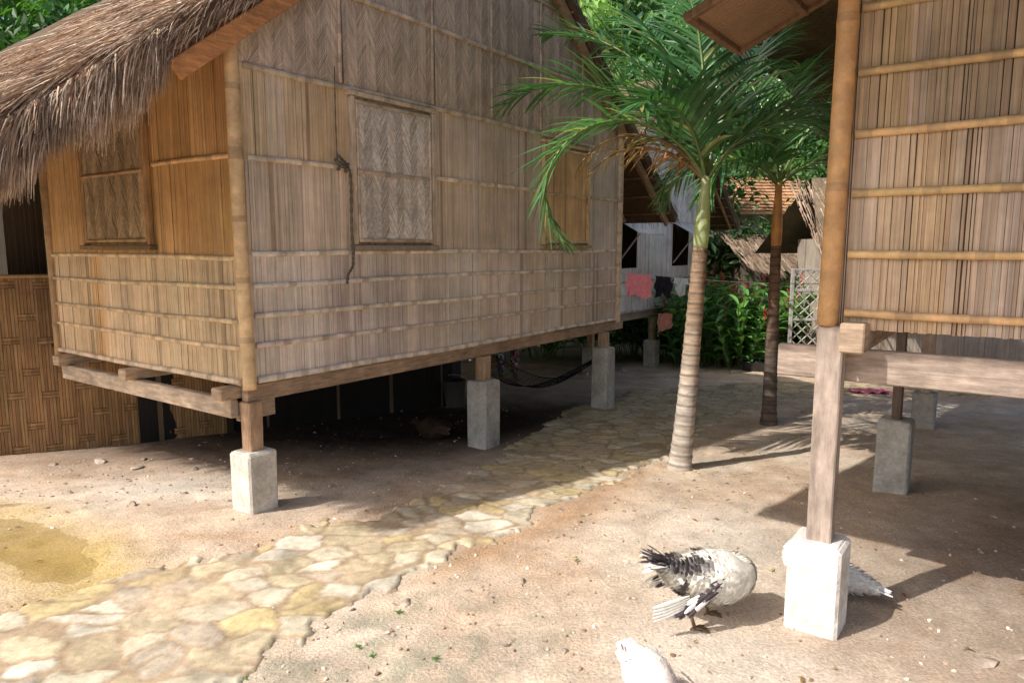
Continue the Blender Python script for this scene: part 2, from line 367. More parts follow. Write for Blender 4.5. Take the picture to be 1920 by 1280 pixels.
def roof_side(parent,xe,ze,xr,zr,y0,y1,nsurf,nedge,neave,yvis=3.0,th=.10,under=(.16,.10,.06),shag=None,pal=STRAW,elen=(.16,.40),rafters=True):
    mb=MB(); a=Vector((xe,0,ze));b=Vector((xr,0,zr)); sl=(a-b).normalized(); nrm=Vector((-sl.z,0,sl.x)); 
    if nrm.z<0:nrm=-nrm
    def Q(t,y,o): return tuple(Vector((xe+(xr-xe)*t,y,ze+(zr-ze)*t))+nrm*o)
    for (o,c) in ((0,under),(th,(.14,.10,.07))):
        mb.poly([Q(0,y0,o),Q(0,y1,o),Q(1,y1,o),Q(1,y0,o)],c)
    mb.poly([Q(0,y0,0),Q(0,y1,0),Q(0,y1,th),Q(0,y0,th)],(.14,.10,.07)); mb.poly([Q(0,y0,0),Q(1,y0,0),Q(1,y0,th),Q(0,y0,th)],(.14,.10,.07)); mb.poly([Q(0,y1,0),Q(1,y1,0),Q(1,y1,th),Q(0,y1,th)],(.14,.10,.07))
    for i in range(nsurf):
        t=R(); y=y0+(yvis)*(R()**1.3)
        if y>y1: continue
        tuft=float(vn(t*18,y*12,2)); tu2=float(vn(t*40,y*30,5))
        strand(mb,Q(t,y,th+U(0,.03)+.05*tuft),sl+Vector((0,U(-.3,.3)+(tuft-.5)*.9+(tu2-.5)*.5,U(-.12,.24)+.2*(tu2-.5))),U(.16,.36),U(.004,.010),U(0,.6),mul(pick(pal),.6+.75*tu2),2)
    for i in range(nedge):
        t=R(); strand(mb,Q(t,y0+U(-.02,.06),U(0,th+.02)),sl*U(.5,1)+Vector((0,U(-.35,.02),U(-.25,.1))),U(.08,.2),U(.004,.008),U(.5,1.5),pick(pal),3)
    if shag:
        for i in range(shag[2]):
            t=U(shag[0],shag[1])
            tuft=float(vn(t*60,3.3,8))
            strand(mb,Q(t,y0+U(-.05,.14),U(-.02,th+.02)),sl*U(.2,.7)+Vector((0,U(-.35,.1)+(tuft-.5)*.3,U(-.9,-.1))),U(.05,.17)+.19*tuft,U(.004,.009),U(.8,2.4),mul(pick(pal),.65+.7*tuft),3)
    for i in range(neave):
        y=U(y0,min(y1,y0+yvis)); tuft=float(vn(y*20,1.3,8)); strand(mb,Q(U(0,.06),y,U(-.01,th+.02)),sl*U(.3,1)+Vector((0,U(-.25,.2)+(tuft-.5)*.4,U(-.6,.1))),U(*elen)*(.5+.8*tuft),U(.004,.009),U(.5,2.0),mul(pick(pal),.7+.6*tuft),3)
    o=mb.build("roof",M_thatch,parent)
    if rafters:
        mr=MB(); y=y0+.12
        while y<min(y1,y0+4):
            pole(mr,Q(0.02,y,-.035),Q(1,y,-.035),.028,[(.40,.24,.12)],.4,8); y+=.55
        for t in np.linspace(.04,.96,14): pole(mr,Q(t,y0+.02,-.008),Q(t,min(y1,y0+4),-.008),.012,[(.38,.24,.13)],.35,6)
        mr.build("rafter_frame",M_pole,o,smooth=True)
    return o
ROT=math.atan2(.812,.584)

# ================================================================= HOUSE A
A=thing("bamboo_house",(-1.58,4.2,0),ROT,"large split-bamboo stilt house with shaggy thatch roof and woven shutters","house")
PG=lambda u,z,o:(u,-o,z)
PL_=lambda u,z,o:(-o,u,z)
SL=.77; ZC=2.86; LEN=4.72
zr=lambda u: ZC+SL*min(u,LEN-u)
mb=MB()
slats(mb,PG,0,LEN,.80,1.56,TAN+GREY+GREY,.016,.060,pan=.5,cuts=2)
slats(mb,PG,0,.82,1.56,2.12,GOLD[:1]+TAN+TAN,.015,.05); slats(mb,PG,0,.82,2.12,2.65,GOLD[:2]+TAN,.015,.05)
for (a,b) in ((1.66,3.15),(4.04,LEN)):
    slats(mb,PG,a,b,1.56,2.65,GREY+GREY+TAN,.015,.055,pan=.45,cuts=4)
slats(mb,PG,.82,1.66,1.56,2.65,TAN); slats(mb,PG,3.15,4.04,1.56,2.65,TAN)
weave(mb,PG,0,LEN,2.65,4.7,[(.62,.49,.38),(.58,.46,.36),(.65,.52,.41),(.56,.44,.34)],.085,.027,1.7,zmax=lambda u:zr(u)+.02,var=.10)
gw=mb.build("gable_wall",M_slat,A,label="weathered pale split bamboo gable wall with woven upper panels")
RAIL=[(.80,.70,.58),(.79,.67,.55)]
mb=MB()
for z in (1.57,1.38,1.19,1.01): batten(mb,PG,.05,LEN,z,.0165,.95,RAIL,.012)
batten(mb,PG,.05,LEN,.80,.020,.9,RAIL,.014)
batten(mb,PG,.05,LEN,2.645,.018,.8,[(.74,.59,.43)],.013)
batten(mb,PG,.5,4.2,3.23,.017,.8,[(.68,.54,.40)],.013); batten(mb,PG,1.3,3.4,3.8,.017,.6,[(.58,.44,.31)],.014)
for a,b in ((.05,.80),(1.68,3.14),(4.05,LEN)): batten(mb,PG,a,b,2.125,.0165,.9,[(.78,.65,.51)],.012)
for u in (.77,1.67,2.4,3.14,3.9): 
    batten(mb,PG,u,u,2.67,.015,.7,[(.56,.44,.33)],.012,axis='v',z1=zr(u)); batten(mb,PG,u+.022,u+.022,2.67,.006,.7,[(.10,.07,.05)],.006,axis='v',z1=zr(u))
mb.build("bamboo_batten_frame",M_pole,gw,smooth=True)
mb=MB()
slats(mb,PL_,0,2.55,.80,1.55,ORG[:2]+GOLD+GOLD+GOLD,.014,.055,pan=.5,cuts=2)
slats(mb,PL_,0,.93,1.55,2.13,ORG,.015,.05); slats(mb,PL_,0,.93,2.13,2.86,ORG,.015,.05); slats(mb,PL_,1.95,2.55,1.55,2.86,ORG); slats(mb,PL_,.93,1.95,1.55,2.86,ORG)
lw=mb.build("eave_wall",M_slat,A,label="warm orange-brown split bamboo wall under the thatch eave")
mb=MB()
for z in (1.545,1.365,1.16,1.0): batten(mb,PL_,.05,2.57,z,.016,.9,[(.78,.57,.34),(.76,.56,.35)],.013)
batten(mb,PL_,.05,2.57,.79,.020,.9,[(.76,.60,.42)],.015); batten(mb,PL_,.05,.93,2.135,.016,.8,[(.72,.46,.22)],.013)
mb.build("bamboo_batten_frame",M_pole,lw,smooth=True)
mb=MB(); slats(mb,lambda u,z,o:(LEN+o,u,z),0,3.5,.80,2.85,TAN,.02,.05); slats(mb,lambda u,z,o:(1.3-o,u,z),2.55,9.0,.3,4.0,[(.04,.028,.018)],.03,.06,dark=(.02,.014,.01)); slats(mb,lambda u,z,o:(u,3.5+o,z),0,LEN,.8,3,TAN,.03,.06)  # recess slats near black: gloom behind the fence put into their colour
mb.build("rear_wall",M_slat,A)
for p0,p1,r,c in (((-.010,-.010,.76),(-.016,-.0,2.95),.041,(.70,.48,.26)),((-.01,2.57,.7),(-.01,2.57,2.9),.036,(.40,.25,.12)),((LEN+.01,-.02,.76),(LEN+.01,-.02,2.95),.038,(.62,.49,.37))):
    mb=MB(); pole(mb,p0,p1,r,[c],.36,16,.006); mb.build("corner_pole",M_pole,A,smooth=True)
def window(parent,P,u0,u1,z0,z1,kind,pal,fpal,lab):
    mf=MB(); t=.032
    def bx(a,b,za,zb,o0,o1,c): 
        p=P(a,za,o0);q=P(b,zb,o1); mf.box((min(p[0],q[0]),min(p[1],q[1]),min(p[2],q[2])),(max(p[0],q[0]),max(p[1],q[1]),max(p[2],q[2])),c,bev=.004,jit=.0015)
    bx(u0,u0+t,z0,z1,.008,.045,pick(fpal)); bx(u1-t,u1,z0,z1,.008,.045,pick(fpal)); bx(u0-.02,u1+.02,z1+.002,z1+.03,.008,.05,pick(fpal)); bx(u0-.02,u1+.02,z0-.034,z0-.002,.008,.06,mix(pick(fpal),(.1,.07,.05),.5))
    fr=mf.build("window",M_wood,parent,label=lab)
    mp=MB(); a=u0+t+.006;b=u1-t-.006; P2=lambda u,z,o:P(u,z,o+.028)
    if kind=='weave': weave(mp,P2,a,b,z0+.02,z1-.02,pal,.078,.025,1.9,dark=(.22,.17,.13),var=.13)
    else: slats(mp,P2,a,b,z0+.02,z1-.02,pal,.015,.04)
    mp.build("shutter",M_weave if kind=='weave' else M_slat,fr)
    ms=MB()
    for zz in (z0+.03,(z0+z1)/2,z1-.03): batten(ms,P2,a,b,zz,.014,.7,fpal,.010,.002)
    for uu in (a+.012,b-.012): batten(ms,P2,uu,uu,z0+.02,.012,.7,fpal,.009,axis='v',z1=z1-.02)
    ms.build("shutter_frame",M_pole,fr,smooth=True)
    return fr
window(A,PG,.83,1.65,1.62,2.60,'weave',[(.70,.62,.57),(.74,.67,.62),(.65,.56,.50),(.77,.71,.67)],[(.58,.46,.36)],"closed woven grey bamboo shutter in a timber frame")
window(A,PG,3.17,4.03,1.63,2.57,'slat',[(.74,.48,.24),(.70,.44,.22)],[(.70,.51,.30)],"closed orange slatted bamboo shutter")
window(A,PL_,.97,1.93,1.62,2.60,'weave',[(.44,.31,.18),(.40,.27,.16),(.48,.34,.21)],[(.46,.27,.13)],"closed woven brown bamboo shutter under the eave")
mb=MB()
mb.box((.0,.03,.67),(LEN+.25,.09,.775),(.44,.31,.22),bev=.006,jit=.002)
mb.box((-.0,.12,.54),(.26,.16,.66),(.46,.36,.26))
mb.box((-.06,.12,.57),(-.0,2.42,.685),(.54,.42,.31),bev=.006,jit=.003)
for y in (.10,1.25,2.3): mb.box((-.13,y,.69),(.4,y+.10,.765),(.50,.36,.24),bev=.006,jit=.002)
for y in (.10,1.25,2.3): mb.box((.4,y,.69),(LEN-.1,y+.10,.765),(.12,.085,.06),bev=.006,jit=.002)  # inner joist lengths coloured near black to paint the under-floor shade
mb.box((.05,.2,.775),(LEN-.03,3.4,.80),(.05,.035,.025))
mb.build("floor_frame",M_woodh,A)
def Aw(x,y): return (-1.58+.584*x-.812*y, 4.2+.812*x+.584*y)
for x,y,h,fw in ((.03,.04,.37,.2),(2.33,.04,.46,.215),(4.52,.04,.50,.2),(2.33,2.3,.4,.2),(4.52,2.3,.4,.2)):
    wx_,wy_=Aw(x,y); stilt(A,x,y,G(wx_,wy_)-.08,h,.67 if y<1 else .69,.095 if x<1 else .1,fw,WOOD if y<1 else [(.08,.06,.04)],(.72,.66,.57) if x<1 else ((.50,.47,.42) if y<1 else (.08,.07,.06)))  # inner row near black: under-floor shade painted into posts and footings
mb=MB(); slats(mb,lambda u,z,o:(.6+u*.94,2.6-u*.345-o*.94,z),0,3.2,-.25,.8,[(.012,.009,.007)],.02,.05,dark=(.008,.006,.005)); mb.build("under_floor_shade_screen",M_slat,A)  # screen keeps back light out; near-black colour paints the under-floor dark
roof_side(A,-1.27,1.96,LEN/2,ZC+SL*LEN/2+.03,-.10,7.0,28000,3200,6000,3.6,shag=(0.0,.23,10500),elen=(.08,.24))
DK_STR=[mul(c,.40) for c in STRAW]  # same straw darkened, shade painted into the right-hand eaves
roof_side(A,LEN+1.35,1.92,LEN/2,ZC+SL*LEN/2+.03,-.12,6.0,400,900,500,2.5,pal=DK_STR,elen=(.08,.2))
mb=MB()
a=math.atan(SL); Mx=Matrix.Translation((0,-.06,ZC-.045))@Matrix.Rotation(-a,4,'Y')
mb.box((-.50,-.035,-.05),(3.0,0.0,.055),(.62,.29,.12),M=Mx,bev=.004)
Mx=Matrix.Translation((LEN,-.06,ZC-.045))@Matrix.Rotation(a,4,'Y'); mb.box((-2.9,-.03,-.045),(1.5,0,.045),(.34,.21,.12),M=Mx,bev=.004)
mb.build("barge_board_pair",M_woodh,A)
rp=thing("rope",(*Aw(.72,-.05),0),ROT,"frayed dark rope hanging knotted from a wall batten","rope"); mb=MB()
def ropeline(pts,r=.008):
    out=[];n=len(pts)
    for i in range(n-1):
        for k in range(6): out.append(Vector(pts[i]).lerp(Vector(pts[i+1]),k/6))
    out.append(Vector(pts[-1])); mb.tube(out,[r*(1+.25*((i%2)*2-1)) for i in range(len(out))],(.15,.13,.10),6)
ropeline([(-.03,0,2.75),(-.035,0,2.4),(-.03,0,2.16)],.004)
ropeline([(-.03,-.005,2.2),(.03,-.012,2.15),(.07,-.008,2.1),(.08,0,1.95),(.07,-.004,1.75),(.085,0,1.58),(.07,-.008,1.48),(.03,0,1.42),(.02,0,1.36)],.009)
ropeline([(-.06,-.01,2.17),(0,-.022,2.12),(.05,-.014,2.15)],.012); ropeline([(-.04,-.01,2.10),(0,-.02,2.16),(.03,-.014,2.09)],.011)
mb.build("twine",M_rope,rp,smooth=True)

# woven fence beside house A
FN=thing("bamboo_fence",(-5.0,5.27,0),math.atan2(.51,.88),"tall woven split bamboo fence beside the stilt house","fence")
mb=MB(); z0=-.25;z1=1.37;L=2.7
mb.poly([(0,.0,z0),(L,0,z0),(L,0,z1),(0,0,z1)],(.05,.028,.013))
pitch=.024;grp=5;H=.46
BR=[(.34,.185,.075),(.365,.205,.085),(.31,.165,.068),(.38,.225,.10)]
ng=int(L/(pitch*grp))
for g in range(ng):
    ph=U(0,.12) if g%2 else H/2+U(0,.08)
    for q in range(grp):
        x=(g*grp+q)*pitch; c=vc(random.choice(BR),.15)
        z=z0-ph
        while z<z1:
            a_=max(z0,z+.03);b_=min(z1,z+H-.03)
            if b_>a_:
                m_=(a_+b_)/2; w_=.0015
                mb.poly([(x+w_,-.005,a_),(x+pitch-w_,-.005,a_),(x+pitch-w_,-.012,m_),(x+w_,-.012,m_)],vc(c,.05)); mb.poly([(x+w_,-.012,m_),(x+pitch-w_,-.012,m_),(x+pitch-w_,-.005,b_),(x+w_,-.005,b_)],vc(c,.05))
            z+=H
    z=z0-ph
    while z<z1:
        for k in (-.5,.5):
            zc_=z+H+k*.028
            if z0<zc_-.016 and zc_+.016<z1:
                c=vc(random.choice(BR),.12); x=g*grp*pitch; w=grp*pitch
                mb.poly([(x-.004,-.004,zc_-.012),(x+w/2,-.013,zc_-.012),(x+w/2,-.013,zc_+.012),(x-.004,-.004,zc_+.012)],c); mb.poly([(x+w/2,-.013,zc_-.012),(x+w+.004,-.004,zc_-.012),(x+w+.004,-.004,zc_+.012),(x+w/2,-.013,zc_+.012)],c)
        z+=H
mb.build("woven_panel",M_slat,FN)
mb=MB()
for x in (.02,.85,1.75,2.65): pole(mb,(x,.04,z0),(x,.04,z1+.05),.03,[(.40,.26,.13)])
pole(mb,(0,-.02,z1),(L,-.02,z1),.016,[(.40,.25,.11)]); mb.build("fence_frame",M_pole,FN,smooth=True)

# ================================================================= HOUSE B
Bx,By=1.30,2.87
B=thing("bamboo_house",(Bx,By,0),ROT,"bamboo stilt house with thick corner pole and concrete-footed posts","house")
def Bw(x,y): return (Bx+.584*x-.812*y, By+.812*x+.584*y)
PBf=lambda u,z,o:(-o,-u,z); PBs=lambda u,z,o:(u,o,z)
mb=MB(); rows=[1.34,1.57,1.81,2.04,2.26,2.5,2.74,3.0]
BW_=[(.50,.35,.21),(.46,.33,.21),(.54,.39,.21),(.44,.34,.26),(.58,.43,.23),(.47,.38,.31)]
slats(mb,PBf,0,3.0,1.28,2.04,BW_,.008,.034,dark=(.10,.06,.035),pan=.14,var=.12,cuts=5); slats(mb,PBf,0,3.0,2.04,3.0,[mul(c,.72) for c in BW_],.008,.034,dark=(.08,.05,.03),pan=.14,var=.12,cuts=5)  # upper slats and battens darkened: eave shade put into the colour
bw=mb.build("front_wall",M_slat,B)
mb=MB()
for z in rows[:6]: batten(mb,PBf,.05,3.0,z,.0155,.95,[mul((.64,.42,.20),1 if z<2.1 else .75)],.018,.004,nails=False)
mb.build("bamboo_batten_frame",M_pole,bw,smooth=True)
mb=MB(); slats(mb,PBs,0,5.0,1.3,3.0,TAN,.02,.04); slats(mb,lambda u,z,o:(5.0+o,-u,z),0,3,1.3,3,TAN,.02,.05); slats(mb,lambda u,z,o:(u,-3-o,z),0,5,1.3,3,TAN,.03,.06); mb.build("side_wall",M_slat,B)
mb=MB(); pole(mb,(-.022,.01,1.29),(-.008,.0,3.3),.040,[(.55,.31,.13)],.62,18,.003); mb.build("corner_pole",M_pole,B,smooth=True)
mb=MB()
mb.box((.05,.22,1.055),(.10,-3.1,1.19),(.42,.33,.27),bev=.005,jit=.002)
for y in (-.14,-1.4,-2.8): mb.box((-.10,y,1.192),(5.0,y+.09,1.31),(.42,.31,.22),bev=.006)
mb.box((.1,-.1,1.31),(5.0,-2.95,1.335),(.10,.07,.05))
mb.box((2.1,.2,1.06),(2.15,-3.1,1.19),(.3,.22,.16)); mb.box((4.8,.2,1.06),(4.85,-3.1,1.19),(.3,.22,.16))
mb.build("floor_frame",M_woodh,B)
for x,y,zt,w,fw,pl,fc in ((0,-.005,.385,.095,.21,GWOOD,(.76,.72,.68)),(2.18,.0,.47,.06,.2,[(.14,.10,.08)],(.42,.40,.37)),(4.85,.08,.2,.11,.2,GWOOD,(.40,.37,.34)),(2.18,-2.6,.42,.1,.2,GWOOD,(.38,.36,.33)),(4.85,-2.6,.4,.1,.2,GWOOD,(.38,.36,.33)),(0,-2.6,.4,.1,.2,GWOOD,(.5,.46,.4))):
    a_,b_=Bw(x,y); stilt(B,x,y,G(a_,b_)-.08,zt,1.29 if x==0 and y>-1 else 1.19,w,fw,pl,fc)
mb=MB()
c0=Vector((-.12,.6,2.57));c1=Vector((.51,.6,2.57));h1=Vector((.51,.0,2.83));h0=Vector((-.12,.0,2.83)); nv=(c1-c0).cross(h1-c1).normalized()
for k in range(18):
    t0=k/18;t1=(k+.88)/18; mb.poly([c0.lerp(c1,t0),c0.lerp(c1,t1),h0.lerp(h1,t1),h0.lerp(h1,t0)],vc((.80,.66,.44),.2)); mb.poly([c0.lerp(c1,t0)+nv*.01,c0.lerp(c1,t1+.004)+nv*.01,h0.lerp(h1,t1+.004)+nv*.01,h0.lerp(h1,t0)+nv*.01],(.25,.15,.08))
fp=mb.build("shutter_flap",M_slat,B,label="propped open slatted bamboo flap with timber frame")
mb=MB()
for a_,b_ in ((c0,c1),(c1,h1),(h1,h0),(h0,c0),((c0+h0)/2,(c1+h1)/2)):
    d=(b_-a_); L_=d.length; q=d.to_track_quat('X','Z').to_matrix().to_4x4(); Mx=Matrix.Translation(a_-Vector((0,0,.012)))@q; mb.box((-.02,-.018,-.018),(L_+.02,.018,.018),(.20,.12,.07),M=Mx)
mb.build("flap_frame",M_wood,fp)
roof_side(B,-1.6,3.0,2.5,4.6,-3.6,1.85,1500,0,300,5.2,elen=(.05,.12))  # out-of-view overhang, shaped so its edge casts the shade on the yard
roof_side(B,6.6,3.0,2.5,4.6,-3.6,1.85,800,0,300,5.2,elen=(.05,.12))

# ================================================================= HOUSE C
Cx,Cy=Aw(6.35,1.1)
HC=thing("bamboo_house",(Cx,Cy,0),ROT,"pale woven bamboo stilt house with two propped window flaps","house")
PC=lambda u,z,o:(u,-o,z)
LC=3.75
zc=lambda u:2.55+.77*min(u,LC-u)
mb=MB(); GP=[(.76,.71,.67),(.79,.75,.71),(.73,.67,.62),(.80,.78,.74)]
w1=(.45,1.15);w2=(2.5,3.2)
for a_,b_ in ((0,w1[0]),(w1[1],w2[0]),(w2[1],LC)): slats(mb,PC,a_,b_,.62,2.02,GP,.02,.045,dark=(.2,.17,.15))
for a_,b_ in (w1,w2): slats(mb,PC,a_,b_,.62,1.30,GP,.02,.045,dark=(.2,.17,.15))
for a_,b_ in (w1,w2): mb.poly([(a_,.4,1.3),(b_,.4,1.3),(b_,.4,2.02),(a_,.4,2.02)],(.01,.008,.006))  # black sheet behind each opening paints the unlit room
weave(mb,PC,0,LC,2.02,4.0,GP,.12,.04,zmax=zc)
for z in (.64,.9,1.1,2.02): batten(mb,PC,0,LC,z,.018,.6,[(.70,.63,.58)],.014,nails=False)
slats(mb,lambda u,z,o:(LC+o,u,z),0,3.5,.62,2.5,GP,.03,.06); slats(mb,lambda u,z,o:(-o,u,z),0,3.5,.62,2.5,GP,.03,.06)
mb.box((0,.03,.5),(LC+.2,.1,.61),(.46,.37,.30)); mb.box((0,.1,.58),(LC,3.4,.61),(.2,.15,.1))
mb.build("wall",M_slat,HC)
for (a_,b_) in (w1,w2):
    mb=MB(); 
    for k in range(16):
        t0=a_-.05+(b_-a_+.1)*k/16; t1=a_-.05+(b_-a_+.1)*(k+.9)/16
        mb.poly([(t0,-.02,2.02),(t1,-.02,2.02),(t1,-.42,1.80),(t0,-.42,1.80)],vc((.78,.73,.66),.08))
    mb.tube([(a_-.05,-.41,1.8),(b_+.05,-.41,1.8)],.016,(.70,.62,.55),6); mb.tube([(a_-.05,-.02,2.02),(b_+.05,-.02,2.02)],.018,(.65,.57,.50),6); mb.tube([(a_,-.02,1.35),(a_,-.38,1.8)],.012,(.45,.37,.3),6)
    mb.build("window_flap",M_slat,HC)
for x,y in ((.44,.38),(1.84,.03),(3.7,.1),(3.7,2.5),(.3,2.8)):
    wx_,wy_=(Cx+.584*x-.812*y, Cy+.812*x+.584*y); stilt(HC,x,y,G(wx_,wy_)-.08,.12,.52,.09,.2,WOOD,(.55,.52,.48))
roof_side(HC,-1.0,1.95,LC/2,4.12,-.35,4.5,300,500,200,3,elen=(.1,.2))
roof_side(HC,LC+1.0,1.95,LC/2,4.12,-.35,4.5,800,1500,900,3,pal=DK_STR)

# ================================================================= background buildings
def hut(loc,rot,w,d,h0,h1,zt,wallpal,label,roofcol=None,tk=1.0):
    t=thing("bamboo_hut",loc,rot,label,"hut"); mb=MB(); 
    slats(mb,lambda u,z,o:(u,-o,z),0,w,h0,h1,wallpal,.03,.07); slats(mb,lambda u,z,o:(-o,u,z),0,d,h0,h1,wallpal,.03,.07); slats(mb,lambda u,z,o:(w+o,u,z),0,d,h0,h1,wallpal,.03,.07)
    for z in np.linspace(h0+.05,h1,4): batten(mb,lambda u,z,o:(u,-o,z),0,w,z,.02,.6,nails=False)
    mb.build("wall",M_slat,t)
    mb=MB()
    if roofcol is None:
        mb.poly([(-.6,-.7,h1-.25),(w+.6,-.7,h1-.25),(w+.2,d/2,zt),(-.2,d/2,zt)],(.2,.15,.1)); mb.poly([(-.6,d+.7,h1-.25),(w+.6,d+.7,h1-.25),(w+.2,d/2,zt),(-.2,d/2,zt)],(.2,.15,.1))
        for i in range(2600):
            u=U(-.6,w+.6);v=R(); p=Vector((u,-.7+(d/2+.7)*v,h1-.25+(zt-h1+.25)*v+.02)); strand(mb,p,(U(-.15,.15),-(d/2+.7),-(zt-h1+.25)),U(.25,.45),U(.015,.03),U(0,.8),mul(vc(random.choice(STRAW),.2),tk),2)
        mb.build("roof",M_thatch,t)
    else:
        for sd in (0,1):
            for i in range(14):
                for j in range(int(w/.25)+4):
                    v0=i/14;v1=(i+1.15)/14; u0=-.5+j*.25; yy=lambda v:(-.6+(d/2+.6)*v) if sd==0 else (d+.6-(d/2+.6)*v); zz=lambda v:h1-.2+(zt-h1+.2)*v
                    mb.poly([(u0,yy(v0),zz(v0)+.03),(u0+.24,yy(v0),zz(v0)+.03),(u0+.24,yy(v1),zz(v1)),(u0,yy(v1),zz(v1))],vc(roofcol,.15))
        mb.build("roof",M_tile,t)
    return t
hut((5.3,15.0,0),.15,2.8,2.0,-.3,1.35,1.9,[(.10,.08,.06),(.14,.11,.08)],"small dark hut with low shaggy thatch roof among plants",tk=.45)
hut((6.1,19.5,.9),.1,3.0,3,-.2,1.75,2.9,[(.76,.73,.69)],"distant pale house with orange tiled gable roof",(.62,.33,.18))
hut((4.8,10.2,0),-.12,5.5,2.6,-.3,1.75,2.7,[(.46,.39,.32),(.42,.34,.28)],"low bamboo hut standing directly on the ground",tk=.6)
LF=thing("lattice_fence",(4.30,10.9,G(4.3,10.9)),-.15,"white painted diagonal lattice panel fence near the shrubs","fence"); mb=MB(); wht=(.50,.49,.46)
w_=1.0
for x in (0,w_/2,w_): mb.box((x-.025,-.03,-.1),(x+.025,.03,1.58),mul(wht,.8))
for z in (.32,.80,1.25,1.56): mb.box((.03,-.02,z-.02),(w_-.03,.02,z+.02),mul(wht,.8))
for z0_,z1_ in ((.34,.78),(.82,1.23),(1.27,1.54)):
    hh=z1_-z0_; k=-hh
    while k<w_:
        for sg,o in ((1,.008),(-1,-.008)):
            a0=max(k,0.03); a1=min(k+hh,w_-.03)
            if a1-a0>.03:
                za=z0_+(a0-k);zb=z0_+(a1-k)
                if sg<0: za=z1_-(a0-k);zb=z1_-(a1-k)
                mb.tube([(a0,o,za),(a1,o,zb)],.009,wht,4)
        k+=.16
slats(mb,lambda u,z,o:(u,-o-.02,z),.03,w_-.03,-.1,.3,[(.6,.55,.5)],.03,.05)
mb.build("lattice_panel",M_wood,LF)

# ================================================================= palms
def frond(mb,ms,p,az,e0,L,bend,col,ll=.50,n=40,dead=False,lw=.046):
    p=Vector(p); az=math.radians(az); e=math.radians(e0); seg=n+8; ds=L/seg; pts=[];rad=[]
    for i in range(seg+1):
        t=i/seg; d=Vector((math.cos(az)*math.cos(e),math.sin(az)*math.cos(e),math.sin(e)))
        pts.append(p.copy()); rad.append(.016*(1-t)+.003)
        if i>7 and not (dead and i%2):
            side=d.cross(Vector((0,0,1)))
            if side.length<.05: side=Vector((-math.sin(az),math.cos(az),0))
            side.normalize(); up=side.cross(d).normalized()
            prof=math.sin(math.pi*min(1,(t*.88+.12)))**.6
            for sg in (-1,1):
                ln=ll*prof*U(.8,1.1)+.05
                v=(side*sg*U(.7,1)+d*(.6+.6*t)+up*U(-.15,.75)+Vector((0,0,-.10))).normalized()
                if dead: v=(v*.6+Vector((0,0,-1))*U(.1,.8)).normalized()
                q=p.copy(); c=vc(col,.36,.12)
                if R()<.05: c=mix(c,(.55,.48,.2),.6)
                wv=v.cross(up).normalized(); nrm=wv.cross(v)
                sgm=4; n0=len(mb.v); droop=U(.25,.9) if not dead else .3
                for k in range(sgm+1):
                    s=k/sgm; ww=lw*.5*(.55+.9*s-1.4*s*s) if k<sgm else .001
                    ww=max(ww,.001)
                    mb.v.append(tuple(q-wv*ww)); mb.v.append(tuple(q-nrm*ww*.35)); mb.v.append(tuple(q+wv*ww))
                    q=q+v*(ln/sgm); v=(v+Vector((0,0,-droop/sgm))).normalized()
                for k in range(sgm):
                    a=n0+3*k; mb.f.append((a,a+1,a+4,a+3)); mb.c.append(c); mb.f.append((a+1,a+2,a+5,a+4)); mb.c.append(c)
        p=p+d*ds; e-=math.radians(bend)/seg*(1+1.0*t)
    ms.tube(pts,rad,mix(col,(.3,.35,.1),.5) if not dead else (.3,.18,.08),5)
def palm(base,top,zs,r0,r1,barkpal,shaftcol,specs,label,gcol,ll=.50):
    x0,y0=base; z0=G(x0,y0)-.05; t=thing("palm_tree",(x0,y0,z0),0,label,"palm tree")
    mt=MB(); pts=[];rad=[];cols=[]; n=90; tx,ty,tz=top[0]-x0,top[1]-y0,top[2]-z0; zz=zs-z0
    for i in range(n+1):
        q=i/n; f=q*(zz/tz); xx=tx*(f**.8); yy=ty*f; z=zz*q
        r=r1+(r0-r1)*(1-q)**1.4+ (.03*math.exp(-z/.08))
        ring=(i%4==0); pts.append((xx,yy,z)); rad.append(r*(1.05 if ring else .98)*(1+U(-.015,.015)))
        c=mix(barkpal[0],barkpal[1],min(1,max(0,(q-.3)*2.2))); cols.append(mix(c,(.05,.04,.03),.45) if ring else vc(c,.14))
    mt.tube(pts,rad,cols,14)
    mt.build("trunk",M_trunk,t,smooth=True)
    ms=MB(); f=zz/tz; p0=Vector((tx*(f**.8),ty*f,zz)); p1=Vector((tx,ty,tz)); m=14
    ms.tube([p0.lerp(p1,i/m) for i in range(m+1)],[r1*.95*(1+.25*math.sin(math.pi*min(1,i/m*1.3))*(1-i/m*.3))*(1-.35*i/m) for i in range(m+1)],[vc(shaftcol,.05) for i in range(m+1)],12)
    ms.build("crownshaft",M_leaf,t,smooth=True)
    mf=MB(); mr=MB()
    for s in specs:
        az,e0,L,bd=s[:4]; dead=len(s)>4 and s[4]
        frond(mf,mr,p1-Vector((0,0,.05)),az,e0,L,bd,(.50,.28,.14) if dead else vc(gcol,.15),ll if not dead else .20,dead=bool(dead),lw=.026 if dead else .046)
    co=mf.build("crown",M_leaf,t); mr.build("frond_stem",M_leaf,co,smooth=True)
    return t
palm((1.27,5.24),(1.42,5.30,2.12),1.60,.085,.055,[(.52,.45,.38),(.32,.22,.15)],(.52,.58,.30),
 [(190,62,2.1,140),(168,64,1.9,68),(148,74,2.0,50),(118,80,2.0,45),(88,84,2.0,38),(40,78,1.7,45),(8,68,1.2,60),(-20,64,.95,60),(225,72,1.1,70),(181,60,1.2,88,1),(174,52,1.1,84,1)],
 "young palm with ringed grey trunk, green crownshaft and arching fronds",(.085,.22,.085))
